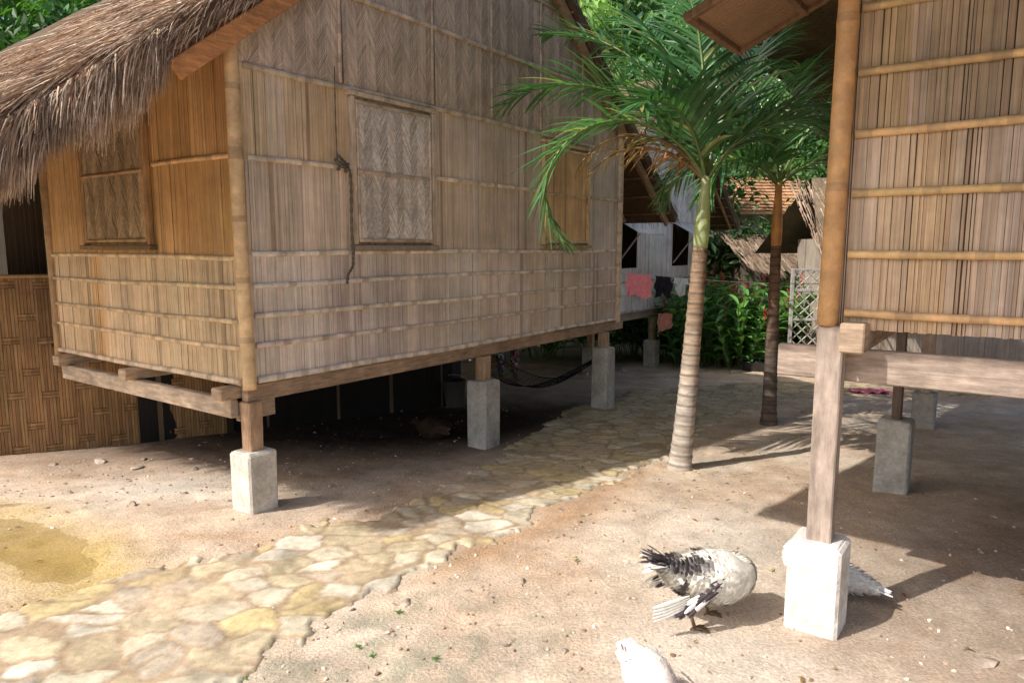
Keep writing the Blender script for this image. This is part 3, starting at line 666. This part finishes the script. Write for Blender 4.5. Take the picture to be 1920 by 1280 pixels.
palm((2.59,6.99),(2.58,7.0,2.24),1.62,.075,.05,[(.14,.11,.09),(.20,.12,.08)],(.78,.38,.13),
 [(180,58,1.5,100),(160,68,1.9,60),(110,78,2.1,40),(60,75,2.2,45),(25,62,2.0,65),(0,50,1.6,90),(-22,48,1.3,95),(205,52,1.2,100),(80,55,1.7,70),(130,45,1.7,80),(-8,72,2.1,55),(230,72,1.2,80)],
 "slim dark-trunked palm with orange crownshaft and dense drooping fronds",(.11,.25,.09),.46)

# ================================================================= broadleaf trees
def tree_mesh(seed,h,rx,nc,nl,gcol,ls):
    random.seed(seed); mt=MB(); ml=MB()
    mt.tube([(0,0,-.5),(.05,0,h*.2),(U(-.2,.2),U(-.2,.2),h*.5),(U(-.3,.3),U(-.3,.3),h*.8)],[h*.035,h*.028,h*.02,h*.008],(.16,.12,.09),8)
    for k in range(nc):
        a=U(0,6.28); rr=rx*math.sqrt(R())*U(.5,1.05); z=h*U(.22,1.0); sh=1-abs(z/h-.55)*1.0; c=Vector((math.cos(a)*rr*sh,math.sin(a)*rr*sh,z))
        if k%4==0: mt.tube([(0,0,z*.7),tuple(c*.6+Vector((0,0,z*.35))),tuple(c)],[h*.012,h*.007,h*.002],(.12,.09,.06),5)
        cr=U(.35,.8)*rx*.38; cc=vc(gcol,.45,.15)
        for i in range(nl):
            d=Vector((random.gauss(0,1),random.gauss(0,1),random.gauss(0,.7))).normalized()*cr*U(.35,1.05); p=c+d
            n=(d.normalized()+Vector((U(-.7,.7),U(-.7,.7),U(0,.9)))).normalized(); t=n.cross(Vector((U(-1,1),U(-1,1),U(-1,1)))).normalized(); b=n.cross(t); L=ls*U(.6,1.3)
            ml.poly([tuple(p-t*L*.5),tuple(p+b*L*.2),tuple(p+t*L*.5-n*L*.15),tuple(p-b*L*.2)],vc(cc,.2,.1))
    return mt,ml
protos=[]
TL=[(-3.0,13.5,1.0),(1.2,16,1.0),(4.0,17.5,1.0),(8.2,17,.9),(9.8,15,1.1),(13,16,1.1),(-6.5,12.5,1.0),(-9.8,11.2,1.0),(-1,19,1.3),(2.8,21,1.35),(5.0,25,1.5),(10,22,1.5),(14.5,22,1.5),(-5,18,1.3),(-10,16,1.3),(18,19,1.4),(7.7,29,1.8),(2,29,1.8),(13,31,1.9),(20,28,1.8),(-3,27,1.7),(-14,14,1.3)]
for i,(x,y,s) in enumerate(TL):
    k=i%3
    lab=["leafy green tree with dense broadleaf crown","tall tree with bright yellow-green foliage","dark green bushy tree with layered clumps"][k]
    t=thing("tree",(x,y,G(x,y)),U(0,6),lab,"tree",group="trees behind the houses"); t.scale=(s,s,s)
    if len(protos)<3:
        st_=random.getstate(); mt,ml=tree_mesh(50+k,[6.5,7.2,5.8][k],[2.6,2.4,2.8][k],95,80,[(.12,.24,.08),(.21,.35,.11),(.09,.18,.06)][k],.24); random.setstate(st_)
        a=mt.build("trunk",M_trunk,t,smooth=True); b=ml.build("crown",M_tleaf,t); protos.append((a,b))
    else:
        for o in protos[k]: c=o.copy(); c.parent=t; COL.objects.link(c)
def shrub_mesh(seed):
    random.seed(seed); ms=MB()
    for k in range(26):
        a=U(0,6.28); r=U(.05,.35); p=Vector((math.cos(a)*r,math.sin(a)*r,0)); d=Vector((math.cos(a)*U(.1,.45),math.sin(a)*U(.1,.45),1)).normalized(); L=U(.8,1.4); n=11; pts=[]
        for i in range(n+1):
            pts.append(p.copy()); 
            if i>1:
                az=a+(i%2)*math.pi+U(-.6,.6); v=Vector((math.cos(az),math.sin(az),U(.3,.9))).normalized(); w=v.cross(Vector((0,0,1))).normalized(); ln=U(.24,.40); c=vc(random.choice([(.14,.30,.08),(.20,.41,.11),(.09,.21,.06)]),.2,.1); q=p.copy(); n0=len(ms.v)
                for s in range(5):
                    ww=[.008,.038,.042,.026,.001][s]; up=Vector((0,0,1))*ww*.4
                    ms.v.append(tuple(q-w*ww+up)); ms.v.append(tuple(q)); ms.v.append(tuple(q+w*ww+up)); q=q+v*ln/4; v=(v+Vector((0,0,-.22))).normalized()
                for s in range(4): b=n0+3*s; ms.f.append((b,b+1,b+4,b+3)); ms.c.append(c); ms.f.append((b+1,b+2,b+5,b+4)); ms.c.append(c)
            p=p+d*L/n; d=(d+Vector((math.cos(a),math.sin(a),0))*.03).normalized()
        ms.tube(pts,.008,(.14,.22,.07),5)
        if k%5==0:
            for j in range(16):
                z=j*.012; az=j*2.4; q=pts[-1]+Vector((0,0,z)); v=Vector((math.cos(az),math.sin(az),.8)).normalized()*.05; w=v.cross(Vector((0,0,1))).normalized()*.012
                ms.poly([tuple(q),tuple(q+v*.6-w),tuple(q+v),tuple(q+v*.6+w)],(.65,.03,.03))
    return ms
sp=[]
SL_=[(2.75,11.9),(3.3,11.6),(3.85,11.9),(4.25,12.2),(3.1,12.5),(3.7,12.7),(2.6,12.8),(4.5,12.9),(2.2,12.9),(5.2,12.4),(1.6,13.2),(.6,12.6),(2.9,11.3),(3.6,11.2)]
for i,(x,y) in enumerate(SL_):
    t=thing("ginger_plant",(x,y,G(x,y)-.02),U(0,6),"lush green ginger shrub with scattered red flower spikes","shrub",group="ginger shrubs behind the palms"); s=U(.9,1.15); t.scale=(s,s,s)
    if len(sp)<2:
        st_=random.getstate(); a=shrub_mesh(80+i); random.setstate(st_); sp.append(a.build("foliage",M_leaf,t))
    else:
        c=sp[i%2].copy(); c.parent=t; COL.objects.link(c)
random.seed(99)
# ================================================================= stones, gravel
def rock(mb,p,r,col,flat=.6):
    bm=bmesh.new(); bmesh.ops.create_icosphere(bm,subdivisions=2 if r>.015 else 1,radius=1)
    a=U(0,6.28); sx,sy,sz=U(.8,1.5),U(.6,1.1),U(.4,.75)*flat/.6
    cuts=[(Vector((U(-1,1),U(-1,1),U(-.3,1))).normalized(),U(.45,.8)) for k in range(6)]
    vs=[]
    for v in bm.verts:
        q=v.co.copy()
        for n_,h_ in cuts:
            dd=q.dot(n_)
            if dd>h_: q-=n_*(dd-h_)
        x=q.x*sx;y=q.y*sy; vs.append((p[0]+r*(x*math.cos(a)-y*math.sin(a)),p[1]+r*(x*math.sin(a)+y*math.cos(a)),p[2]+r*q.z*sz))
    mb.mesh(vs,[[v.index for v in f.verts] for f in bm.faces],col); bm.free()
mb=MB()
for i in range(6000):
    x=random.gauss(.1,1.3);y=1.6+abs(random.gauss(0,1.9))
    if R()<.35: x=U(-3.6,4.5); y=U(1.6,8)
    if R()<.12: x=U(-3.6,-1.6); y=U(4.4,5.6)
    r=.002+.012*R()**4
    rock(mb,(x,y,G(x,y)+r*.25),r,vc(random.choice([(.62,.52,.42),(.42,.32,.24),(.70,.62,.52),(.28,.19,.13),(.50,.33,.22)]),.2))
mb.build("gravel",M_stone,kind="stuff",label="loose pebbles and grit scattered on sandy earth",category="gravel")
ROCKS=[(-2.44,5.24,.05),(-2.19,4.57,.022),(-2.4,4.32,.045),(-2.9,5.3,.05),(-3.3,5.5,.06),(-2.2,5.3,.035),(-1.95,5.35,.03),(-3.6,5.4,.04),(-1.7,4.75,.018),(-.48,3.05,.03),(.21,2.66,.02),(-.1,3.7,.02),(0.05,3.25,.03),(-.2,3.15,.025),(1.85,2.58,.05),(1.95,2.5,.045),(1.78,2.42,.035),(2.02,2.62,.04),(1.35,2.36,.018),(2.5,3.6,.02),(2.9,4.1,.018),(-.0,3.85,.025),(.3,4.2,.022),(-2.9,3.1,.03),(3.2,7.6,.06),(1.1,10.4,.1),(1.7,10.8,.12),(1.4,11.3,.13),(.9,11,.1),(2.9,10.9,.11),(3.4,10.7,.09),(-2.6,5.6,.03),(-3.0,5.6,.035),(-2.7,5.05,.02),(-1.95,4.9,.02)]
for x,y,r in ROCKS:
    mb=MB(); rock(mb,(0,0,0),r,vc((.38,.31,.25),.15),.5); o=mb.build("stone",M_stone); o.location=(x,y,G(x,y)+r*.08); o["label"]="rough grey-brown stone lying on the sandy ground"; o["category"]="stone"; o["group"]="loose stones on the yard"
mb=MB()
for i in range(620):
    x=U(-3.5,4.5);y=U(1.7,9); L=U(.008,.028); a=U(0,6.28); z=G(x,y)+.006
    if R()<.35: x=random.gauss(1.3,.8); y=random.gauss(5.3,.8); z=G(x,y)+.02
    dx,dy=math.cos(a)*L,math.sin(a)*L; mb.poly([(x-dx,y-dy,z),(x+dy*.3,y-dx*.3,z+.004),(x+dx,y+dy,z+.002),(x-dy*.3,y+dx*.3,z+.005)],vc(random.choice([(.4,.24,.1),(.3,.17,.08),(.6,.5,.25),(.15,.26,.07)]),.2))
mb.build("leaf_litter",M_tleaf,kind="stuff",label="dry leaf scraps scattered over the yard",category="leaf litter")
for (x,y) in [(-.62,2.68),(-.55,2.62),(-.3,2.6),(-.5,2.95)]:
    mb=MB()
    for k in range(14):
        a=U(0,6.28);L=U(.012,.03); mb.poly([(0,0,0),(math.cos(a)*L*.5-.004,math.sin(a)*L*.5,L*.5),(math.cos(a)*L,math.sin(a)*L,L*.5),(math.cos(a)*L*.5+.004,math.sin(a)*L*.5,L*.45)],vc((.14,.30,.07),.2))
    o=mb.build("weed",M_leaf); o.location=(x,y,G(x,y)); o["label"]="tiny green weed sprouting from gravel"; o["category"]="weed"; o["group"]="weeds in the gravel"

# ================================================================= clothes line
CL=thing("clothesline",(1.18,7.92,0),0,"thin washing line strung between two houses","clothesline"); mb=MB()
a_=Vector((0,0,1.33)); bx_,by_=Bw(4.85,.14); b_=Vector((bx_-1.18,by_-7.92,1.27))
def lp(t): q=a_.lerp(b_,t); q.z-=.06*math.sin(math.pi*t); return q
mb.tube([lp(i/30) for i in range(31)],.004,(.6,.6,.58),5); mb.build("cord",M_rope,CL,smooth=True)
def hang(name,t0,t1,drop,col,label,cat,shape='rect'):
    mb=MB(); nx,nz=16,12; P=[]
    for i in range(nx+1):
        t=t0+(t1-t0)*i/nx; q=lp(t)+Vector((1.18,7.92,.004)); s=i/nx
        for j in range(nz+1):
            v=j/nz; zz=drop*v*(1+.08*math.sin(s*9+t0*50))
            if shape=='shorts' and v>.55 and abs(s-.5)<.10*(v-.4): zz=drop*.55
            if shape=='shirt' and v>.35 and (s<.2 or s>.8): zz=drop*.35
            P.append((q.x+.012*math.sin(j*.8+i),q.y-.006-.02*math.sin(s*14+v*2)*v,q.z-zz))
    fs=[(i*(nz+1)+j,(i+1)*(nz+1)+j,(i+1)*(nz+1)+j+1,i*(nz+1)+j+1) for i in range(nx) for j in range(nz)]
    mb.mesh(P,fs,col); o=mb.build(name,M_cloth,smooth=True); o["label"]=label; o["category"]=cat
    return o
hang("towel",.03,.125,.25,(.78,.28,.34),"pink towel hanging from the washing line","towel")
hang("shorts",.135,.195,.22,(.02,.02,.03),"black shorts hanging from the washing line","shorts",'shorts')
hang("shirt",.20,.255,.19,(.52,.60,.68),"pale grey-blue shirt hanging from the washing line","shirt",'shirt')
hang("trousers",.26,.28,.36,(.12,.15,.17),"dark folded trousers hanging from the washing line","trousers")
mb=MB(); P=[]
for i in range(11):
    for j in range(11): P.append((.22*i/10+.01*math.sin(j),.02*math.sin(i*1.4+j*.5),-.30*j/10*(1-.25*(i/10))))
mb.mesh(P,[(i*11+j,(i+1)*11+j,(i+1)*11+j+1,i*11+j+1) for i in range(10) for j in range(10)],(.70,.32,.25)); o=mb.build("cloth",M_cloth,smooth=True); o.location=(2.25,10.9,.60); o["label"]="salmon pink cloth hanging from the floor beam"; o["category"]="cloth"
mb=MB(); P=[]
for i in range(15):
    for j in range(11): P.append((.45*i/14+.02*math.sin(j),.25*j/10+.02*math.sin(i*.9),.03+.02*math.sin(i*1.3)*math.cos(j*1.1)))
mb.mesh(P,[(i*11+j,(i+1)*11+j,(i+1)*11+j+1,i*11+j+1) for i in range(14) for j in range(10)],(.75,.20,.28)); o=mb.build("cloth",M_cloth,smooth=True); o.location=(4.3,8.7,G(4.4,8.8)); o["label"]="bright pink cloth lying crumpled on the ground"; o["category"]="cloth"
HM=thing("hammock",(0,0,0),0,"dark net hammock slung low between house posts","hammock"); mb=MB()
h0=Vector((1.02,7.95,.40)); h1=Vector((-.55,9.0,.40)); wv=Vector((.18,.26,0))
def hp(t,s): q=h0.lerp(h1,t)+wv*s*math.sin(math.pi*t)**.6; q.z-=.48*math.sin(math.pi*t)*(1-.15*abs(s)); return q
for s in np.linspace(-1,1,13): mb.tube([hp(i/24,s) for i in range(25)],.003 if abs(s)<.99 else .006,(.025,.028,.03),4)
for i in range(2,23): mb.tube([hp(i/24,s) for s in np.linspace(-1,1,9)],.002,(.025,.028,.03),4)
mb.build("net",M_rope,HM,smooth=True)
def vessel(name,x,y,r0,r1,h,col,label,cat):
    t=thing(name,(x,y,G(x,y)),0,label,cat); mb=MB(); n=24; prof=[(0,.004),(r0,0),(r0*1.02,.01),(r1,h),(r1*1.06,h+.005),(r1*1.06,h-.012),(r1*.97,h),(r0*.94,.015),(0,.014)]
    base=[]
    for r,z in prof: 
        base.append(len(mb.v)); mb.v.extend([(r*math.cos(2*math.pi*k/n),r*math.sin(2*math.pi*k/n),z) for k in range(n)])
    for a in range(len(prof)-1):
        for k in range(n): k2=(k+1)%n; mb.f.append((base[a]+k,base[a]+k2,base[a+1]+k2,base[a+1]+k)); mb.c.append(col)
    mb.build("bowl" if h<.2 else "tub",M_plastic,t,smooth=True)
    mh=MB(); mh.tube([(r1*1.05*math.cos(a),.02,h+.5*r1*math.sin(a)*(1 if h>=.2 else .15)) for a in np.linspace(0,math.pi,14)],.005,(.3,.3,.3),5); mh.build("handle",M_plastic,t,smooth=True)
vessel("bucket",-.66,7.95,.10,.13,.3,(.10,.095,.085),"worn grey plastic bucket under the house","bucket")  # grey darkened, shade under the floor put into the colour
vessel("basin",3.83,11.0,.22,.28,.16,(.03,.035,.04),"black plastic wash basin beside the plants","basin")
mb=MB(); mb.box((-.78,8.0,-.3),(-.73,8.05,.75),(.08,.18,.23),bev=.004); o=mb.build("pipe_post",M_plastic); o["label"]="blue painted post standing under the house"; o["category"]="post"

# ================================================================= birds
def bird(loc,rot,pose,pal,label,name,cat,scale=1.0):
    t=thing(name,loc,rot,label,cat); t.scale=(scale,)*3
    spine,rads=pose['spine'],pose['rad']; pts=[];rr=[]
    m=5
    def cr(a,b,c,d,u): return .5*((2*b)+(c-a)*u+(2*a-5*b+4*c-d)*u*u+(3*b-a-3*c+d)*u**3)
    g=lambda L,j:L[max(0,min(len(L)-1,j))]
    for i in range(len(spine)-1):
        for k in range(m):
            u=k/m; p=[cr(g(spine,i-1)[q],g(spine,i)[q],g(spine,i+1)[q],g(spine,i+2)[q],u) for q in range(3)]
            pts.append(Vector(p)); rr.append(max(.004,cr(g(rads,i-1),g(rads,i),g(rads,i+1),g(rads,i+2),u)))
    pts.append(Vector(spine[-1])); rr.append(rads[-1])
    mb=MB(); mb.tube(pts,[(r*1.0,r*1.05) for r in rr],(1,1,1),18)
    cs=[]
    for f in mb.f:
        c=sum((Vector(mb.v[i]) for i in f),Vector())/len(f); cs.append(vc(pal(c.x,c.y,c.z),.05,.02))
    mb.c=cs
    nb=int(len(pts)*.72)
    for k in range(pose.get('nf',900)):
        i=random.randrange(2,nb); a=U(0,6.28); d=(pts[min(i+1,len(pts)-1)]-pts[i-1]).normalized(); sd=d.cross(Vector((0,0,1))).normalized(); up=sd.cross(d)
        o=(sd*math.cos(a)+up*math.sin(a)); p=pts[i]+o*rr[i]*1.01; w=d.cross(o).normalized(); L=U(.016,.034); c=vc(pal(p.x,p.y,p.z),.10,.03)
        q=-d*L+o*U(.005,.011)+w*U(-.006,.006); mb.poly([tuple(p-w*.003),tuple(p+q*.5-w*.008),tuple(p+q+o*.002),tuple(p+q*.5+w*.008),tuple(p+w*.003)],c)
    if not pose.get('sit'):
        for fx in pose['feet']:
            hx=fx[0]; hy=fx[1]; lc=(.18,.12,.07)
            mb.tube([(hx-.01,hy*.8,.15),(hx-.005,hy*.9,.11),(hx-.015,hy,.06),(hx,hy,.012)],[.026,.015,.008,.008],lc,8)
            for ta in (-.5,0,.5,3.14):
                L=.06 if abs(ta)<1 else .02; mb.tube([(hx,hy,.012),(hx+math.cos(ta)*L*.5,hy+math.sin(ta)*L*.5,.012),(hx+math.cos(ta)*L,hy+math.sin(ta)*L,.004)],[.007,.005,.003],lc,6)
            mb.poly([(hx,hy,.009),(hx+math.cos(-.5)*.055,hy+math.sin(-.5)*.055,.005),(hx+.058,hy,.006),(hx+math.cos(.5)*.055,hy+math.sin(.5)*.055,.005)],lc)
    for e in pose.get('eye',[]): mb.tube([Vector(e)-Vector((0,.003,0)),Vector(e)+Vector((0,.003,0))],.004,(.01,.01,.01),6)
    mb.build("body",M_feather,t,smooth=True)
    for nm,lst in pose['feathers']:
        mf=MB()
        for p,d,L,w,c,nrm in lst:
            p=Vector(p);d=Vector(d).normalized();n=Vector(nrm).normalized();s=d.cross(n).normalized(); n0=len(mf.v)
            for k,(f,ww) in enumerate(((0,.3),(.3,.9),(.7,1),(.92,.7),(1,.1))):
                q=p+d*L*f-n*.10*L*f*f
                mf.v.append(tuple(q-s*w*ww*.5)); mf.v.append(tuple(q+n*.003)); mf.v.append(tuple(q+s*w*ww*.5))
            for k in range(4):
                a=n0+3*k; cc=mix(c,(.75,.72,.66),.25*(k==3)); mf.f.append((a,a+1,a+4,a+3));mf.c.append(cc); mf.f.append((a+1,a+2,a+5,a+4));mf.c.append(cc)
        mf.build(nm,M_feather,t)
    return t
WH=(.80,.77,.70);DK=(.07,.055,.06)
def pied(x,y,z):
    n=float(fbm(x*26+9,z*26+y*18,3,3))
    if z>.245 and x<.03: return mix(WH,DK,min(.9,max(0,(n-.32)*5)))
    if x<-.08: return mix(WH,DK,min(.9,max(0,(n-.38)*6)))
    if z<.16 and x<.08: return mix(WH,DK,min(.8,max(0,(n-.45)*6)))
    return mix(WH,(.70,.63,.50),.35*n)
tailf=[((-.15+U(-.01,.01),U(-.045,.045),.27+U(-.015,.02)),(-1,U(-.5,.5),U(.1,1.0)),U(.09,.15),.024,vc(DK,.3) if R()<.75 else vc(WH,.1),(U(-.2,.2)+.4,0,1)) for k in range(28)]
wingf=[]
for k in range(44):
    s=k/44; dk=R()<.6; wingf.append(((.06-.15*s,-.100-.016*R(),.235-.10*s+U(-.02,.02)),(-1,-.12+U(-.2,.1),-.35-.6*R()),U(.06,.13),.019,vc(DK,.3) if dk else vc(WH,.08),(0,-1,.25)))
for k in range(5): wingf.append(((-.09,-.105,.180-.010*k),(-1,-.22,-.16-.03*k),.17,.016,vc(WH,.05),(0,-1,.5)))
wingf2=[((.05-.14*R(),.105,.24-.09*R()),(-1,.10,-.3),U(.10,.15),.026,vc(DK,.3) if R()<.5 else vc(WH,.08),(0,1,.25)) for k in range(20)]
preen=dict(spine=[(-.19,0,.280),(-.14,0,.258),(-.06,0,.225),(.03,0,.208),(.11,0,.20),(.17,.01,.20),(.20,.045,.215),(.17,.085,.225),(.12,.10,.20),(.09,.105,.165),(.075,.11,.13)],
 rad=[.012,.046,.088,.112,.110,.080,.050,.040,.036,.026,.010],feet=((-.045,-.06),(.06,.05)),feathers=[("tail",tailf),("wing",wingf),("wing",wingf2)],nf=2200)
bird((.81,2.88,G(.81,2.88)),.12,preen,pied,"white and black Muscovy duck preening with head tucked down","duck","duck",1.0)
white=lambda x,y,z:mix(WH,(.80,.80,.80),.6)
down=dict(spine=[(-.18,0,.185),(-.12,0,.175),(-.04,0,.165),(.05,0,.165),(.12,0,.17),(.18,0,.15),(.22,0,.11),(.25,0,.075),(.27,0,.055),(.285,0,.035),(.30,0,.015)],
      rad=[.010,.045,.085,.098,.082,.045,.030,.032,.033,.016,.010],feet=((-.0,-.05),(.04,.05)),feathers=[("tail",[((-.15,U(-.03,.03),.18+U(-.01,.01)),(-1,U(-.15,.15),U(-.05,.1)),U(.09,.13),.03,(.78,.77,.74),(.2,0,1)) for k in range(14)])]+
      [("wing",[((.06-.17*R(),s*(.06+.025*R()),.235-.08*R()),(-1,s*U(-.3,.1),U(-.2,.1)),U(.07,.12),.022,vc((.74,.70,.66),.12),(0,s*.6,.8)) for k in range(34)]) for s in (-1,1)],nf=1600,eye=[(.255,-.03,.07),(.255,.03,.07)])
rest=dict(spine=[(-.27,0,.085),(-.21,0,.095),(-.12,0,.10),(-.02,0,.11),(.06,0,.115),(.095,.02,.15),(.085,.03,.19),(.05,.04,.20),(.02,.05,.19),(-.01,.055,.175)],rad=[.010,.036,.070,.095,.085,.05,.036,.033,.022,.008],feet=(),sit=True,
  feathers=[("tail",[((-.22,U(-.02,.02),.095+U(-.008,.008)),(-1,U(-.05,.05),U(-.05,.03)),U(.06,.11),.022,(.79,.79,.79),(.2,0,1)) for k in range(14)]),("wing",[((.03-.12*R(),-.083,.13-.05*R()),(-1,.25,-.03),U(.06,.10),.028,(.78,.78,.77),(0,-1,.4)) for k in range(16)]),("wing",[((.03-.12*R(),.083,.13-.05*R()),(-1,-.25,-.03),U(.06,.10),.028,(.78,.78,.77),(0,1,.4)) for k in range(16)])],nf=1000,eye=[(.04,.005,.21),(.04,.075,.21)])
bird((1.43,3.17,G(1.43,3.17)),2.46,rest,white,"plain white duck resting behind a concrete footing","duck","duck",1.0)
bird((.47,2.29,G(.47,2.29)),-1.35,down,lambda x,y,z:mix(WH,(.75,.5,.45),.35) if x>.05 else WH,"white duck with pinkish head pecking at the sand","duck","duck",.8)
hb=lambda x,y,z:mix((.06,.035,.02),(.03,.02,.012),float(vn(x*40,z*40+y*30,6)))  # brown taken near black to paint in the under-floor shade
tf=[((-.10,U(-.02,.02),.12),(-1,U(-.25,.25),U(.2,.6)),U(.06,.09),.03,(.03,.02,.012),(.5,0,.5)) for k in range(12)]
wf=[[((.05-.12*R(),s*.085,.13-.05*R()),(-1,s*-.05,-.1),U(.06,.1),.03,vc((.055,.032,.02),.3),(0,s,.4)) for k in range(16)] for s in (-1,1)]
hen=dict(spine=[(-.14,0,.12),(-.09,0,.10),(-.02,0,.085),(.06,0,.09),(.11,0,.10),(.14,0,.115),(.155,0,.125),(.17,0,.13),(.19,0,.123),(.205,0,.117)],rad=[.02,.06,.088,.085,.055,.030,.024,.024,.012,.004],feet=(),sit=True,feathers=[("tail",tf),("wing",wf[0]),("wing",wf[1]),("comb",[((.155,0,.147),(-.3+.15*k,0,1),.02,.014,(.15,.02,.015),(0,1,0)) for k in range(5)])],nf=600,eye=[(.17,-.024,.135),(.17,.024,.135)])
bird((-.70,6.35,G(-.70,6.35)-.01),2.9,hen,hb,"brown hen resting on the shaded ground","hen","hen",1.2)

# ================================================================= person
PS=thing("person",(-.06,9.92,G(-.06,9.92)),-1.45,"person standing in patterned leggings and pink shirt","person")
def skinbody():
    J=[((0,0,.93),.13),((0,0,1.08),.115),((0,0,1.28),.13),((0,0,1.42),.07),((0,0,1.50),.05),((.01,0,1.60),.085),((.01,0,1.68),.075)]
    E=[(i,i+1) for i in range(6)]
    for s in (-1,1):
        b=len(J); J+=[((0,.09*s,.88),.095),((.015,.10*s,.50),.058),((0,.10*s,.28),.052),((-.01,.10*s,.08),.035),((.08,.11*s,.035),.032),((.15,.12*s,.025),.022)]; E+=[(0,b),(b,b+1),(b+1,b+2),(b+2,b+3),(b+3,b+4),(b+4,b+5)]
        b=len(J); J+=[((0,.17*s,1.38),.055),((-.01,.22*s,1.12),.040),((.06,.23*s,.90),.028),((.09,.23*s,.82),.028)]; E+=[(2,b),(b,b+1),(b+1,b+2),(b+2,b+3)]
        h=b+3
        for k in range(4): q=len(J); J+=[((.10+.01*k,.23*s,.785),.010),((.095+.02*k-.03,.235*s,.745+.004*abs(k-1)),.008)]; E+=[(h,q),(q,q+1)]
        q=len(J); J+=[((.12,.215*s,.80),.010),((.13,.205*s,.77),.008)]; E+=[(h,q),(q,q+1)]
    me=bpy.data.meshes.new("body"); me.from_pydata([j[0] for j in J],E,[]); o=bpy.data.objects.new("body",me); COL.objects.link(o); o.parent=PS
    sk=o.modifiers.new("Skin","SKIN"); 
    for i,j in enumerate(J): me.skin_vertices[0].data[i].radius=(j[1],j[1])
    me.skin_vertices[0].data[0].use_root=True
    ss=o.modifiers.new("Sub","SUBSURF"); ss.levels=2; ss.render_levels=2
    m=bpy.data.materials.new("skin_tone"); m.use_nodes=True; bs=m.node_tree.nodes["Principled BSDF"]; bs.inputs["Base Color"].default_value=(.30,.16,.09,1); bs.inputs["Roughness"].default_value=.5; me.materials.append(m)
try: skinbody()
except Exception as ex: print("skin",ex)
mb=MB()
for s in (-1,1):
    pts=[];rad=[]
    for i in range(26):
        z=.12+(.86)*i/25; pts.append((.015*math.sin(z*3),.10*s-.01*s*(z>.8),z)); rad.append(.052+.014*math.exp(-((z-.34)/.1)**2)+.055*max(0,(z-.45)/.45))
    mb.tube(pts,rad,(.1,.08,.1),14,cap=False)
for i in range(len(mb.f)): mb.c[i]=random.choice([(.08,.08,.12),(.65,.2,.2),(.7,.65,.55),(.08,.1,.18),(.2,.25,.33)])
mb.build("leggings",M_cloth,PS,smooth=True)
mb=MB(); mb.tube([(0,0,.86+.06*i) for i in range(10)],[(.19,.15),(.185,.145),(.17,.13),(.165,.125),(.17,.13),(.18,.135),(.19,.135),(.19,.13),(.16,.11),(.08,.07)],(.5,.2,.22),18,cap=False); 
for s in (-1,1): mb.tube([(0,.15*s,1.37),(0,.20*s,1.28),(-.005,.225*s,1.15)],[.075,.065,.058],(.5,.2,.22),12,cap=False)
mb.build("shirt",M_cloth,PS,smooth=True)
mb=MB(); mb.tube([(-.035,0,1.44),(-.045,0,1.54),(-.025,0,1.66),(0,0,1.735),(.03,0,1.76)],[.05,.085,.1,.08,.03],(.02,.015,.012),14); mb.build("hair",M_rope,PS,smooth=True)
mb=MB()
for s in (-1,1): mb.tube([(.088,.03*s,1.63),(.098,.03*s,1.63)],[.012,.008],(.02,.015,.012),8)
mb.tube([(.085,0,1.63),(.108,0,1.59),(.09,0,1.582)],[.010,.014,.008],(.30,.16,.09),8); mb.tube([(.088,-.022,1.553),(.096,0,1.553),(.088,.022,1.553)],[.004,.007,.004],(.35,.1,.08),6)
mb.build("face",M_skin,PS,smooth=True)

# ================================================================= light, sky, camera
w=bpy.data.worlds.new("World"); scene.world=w; w.use_nodes=True; nt=w.node_tree; bg=nt.nodes["Background"]
sky=nt.nodes.new("ShaderNodeTexSky"); sky.sky_type='NISHITA'; sky.sun_disc=False
d=Vector((.866,.485,-1)).normalized()
sky.sun_elevation=math.asin(-d.z); sky.sun_rotation=math.atan2(-d.x,-d.y)%(2*math.pi); sky.air_density=1.0; sky.dust_density=3.5; sky.ozone_density=.6
nt.links.new(sky.outputs[0],bg.inputs[0]); bg.inputs[1].default_value=.21
sl=bpy.data.lights.new("sun","SUN"); sl.energy=5; sl.angle=math.radians(.55); sl.color=(1,.96,.89); so=bpy.data.objects.new("sun",sl); so.rotation_euler=d.to_track_quat('-Z','Y').to_euler(); so.location=(-5,-3,10); COL.objects.link(so)
cam=bpy.data.cameras.new("camera"); cam.sensor_width=36; cam.lens=36*1330/1920; cam.clip_start=.05; cam.clip_end=400
co=bpy.data.objects.new("camera",cam); co.location=(0,0,1.6); co.rotation_euler=(math.radians(82.5),0,0); COL.objects.link(co); scene.camera=co
scene.view_settings.view_transform='Standard'; scene.view_settings.look='None'; scene.view_settings.exposure=0
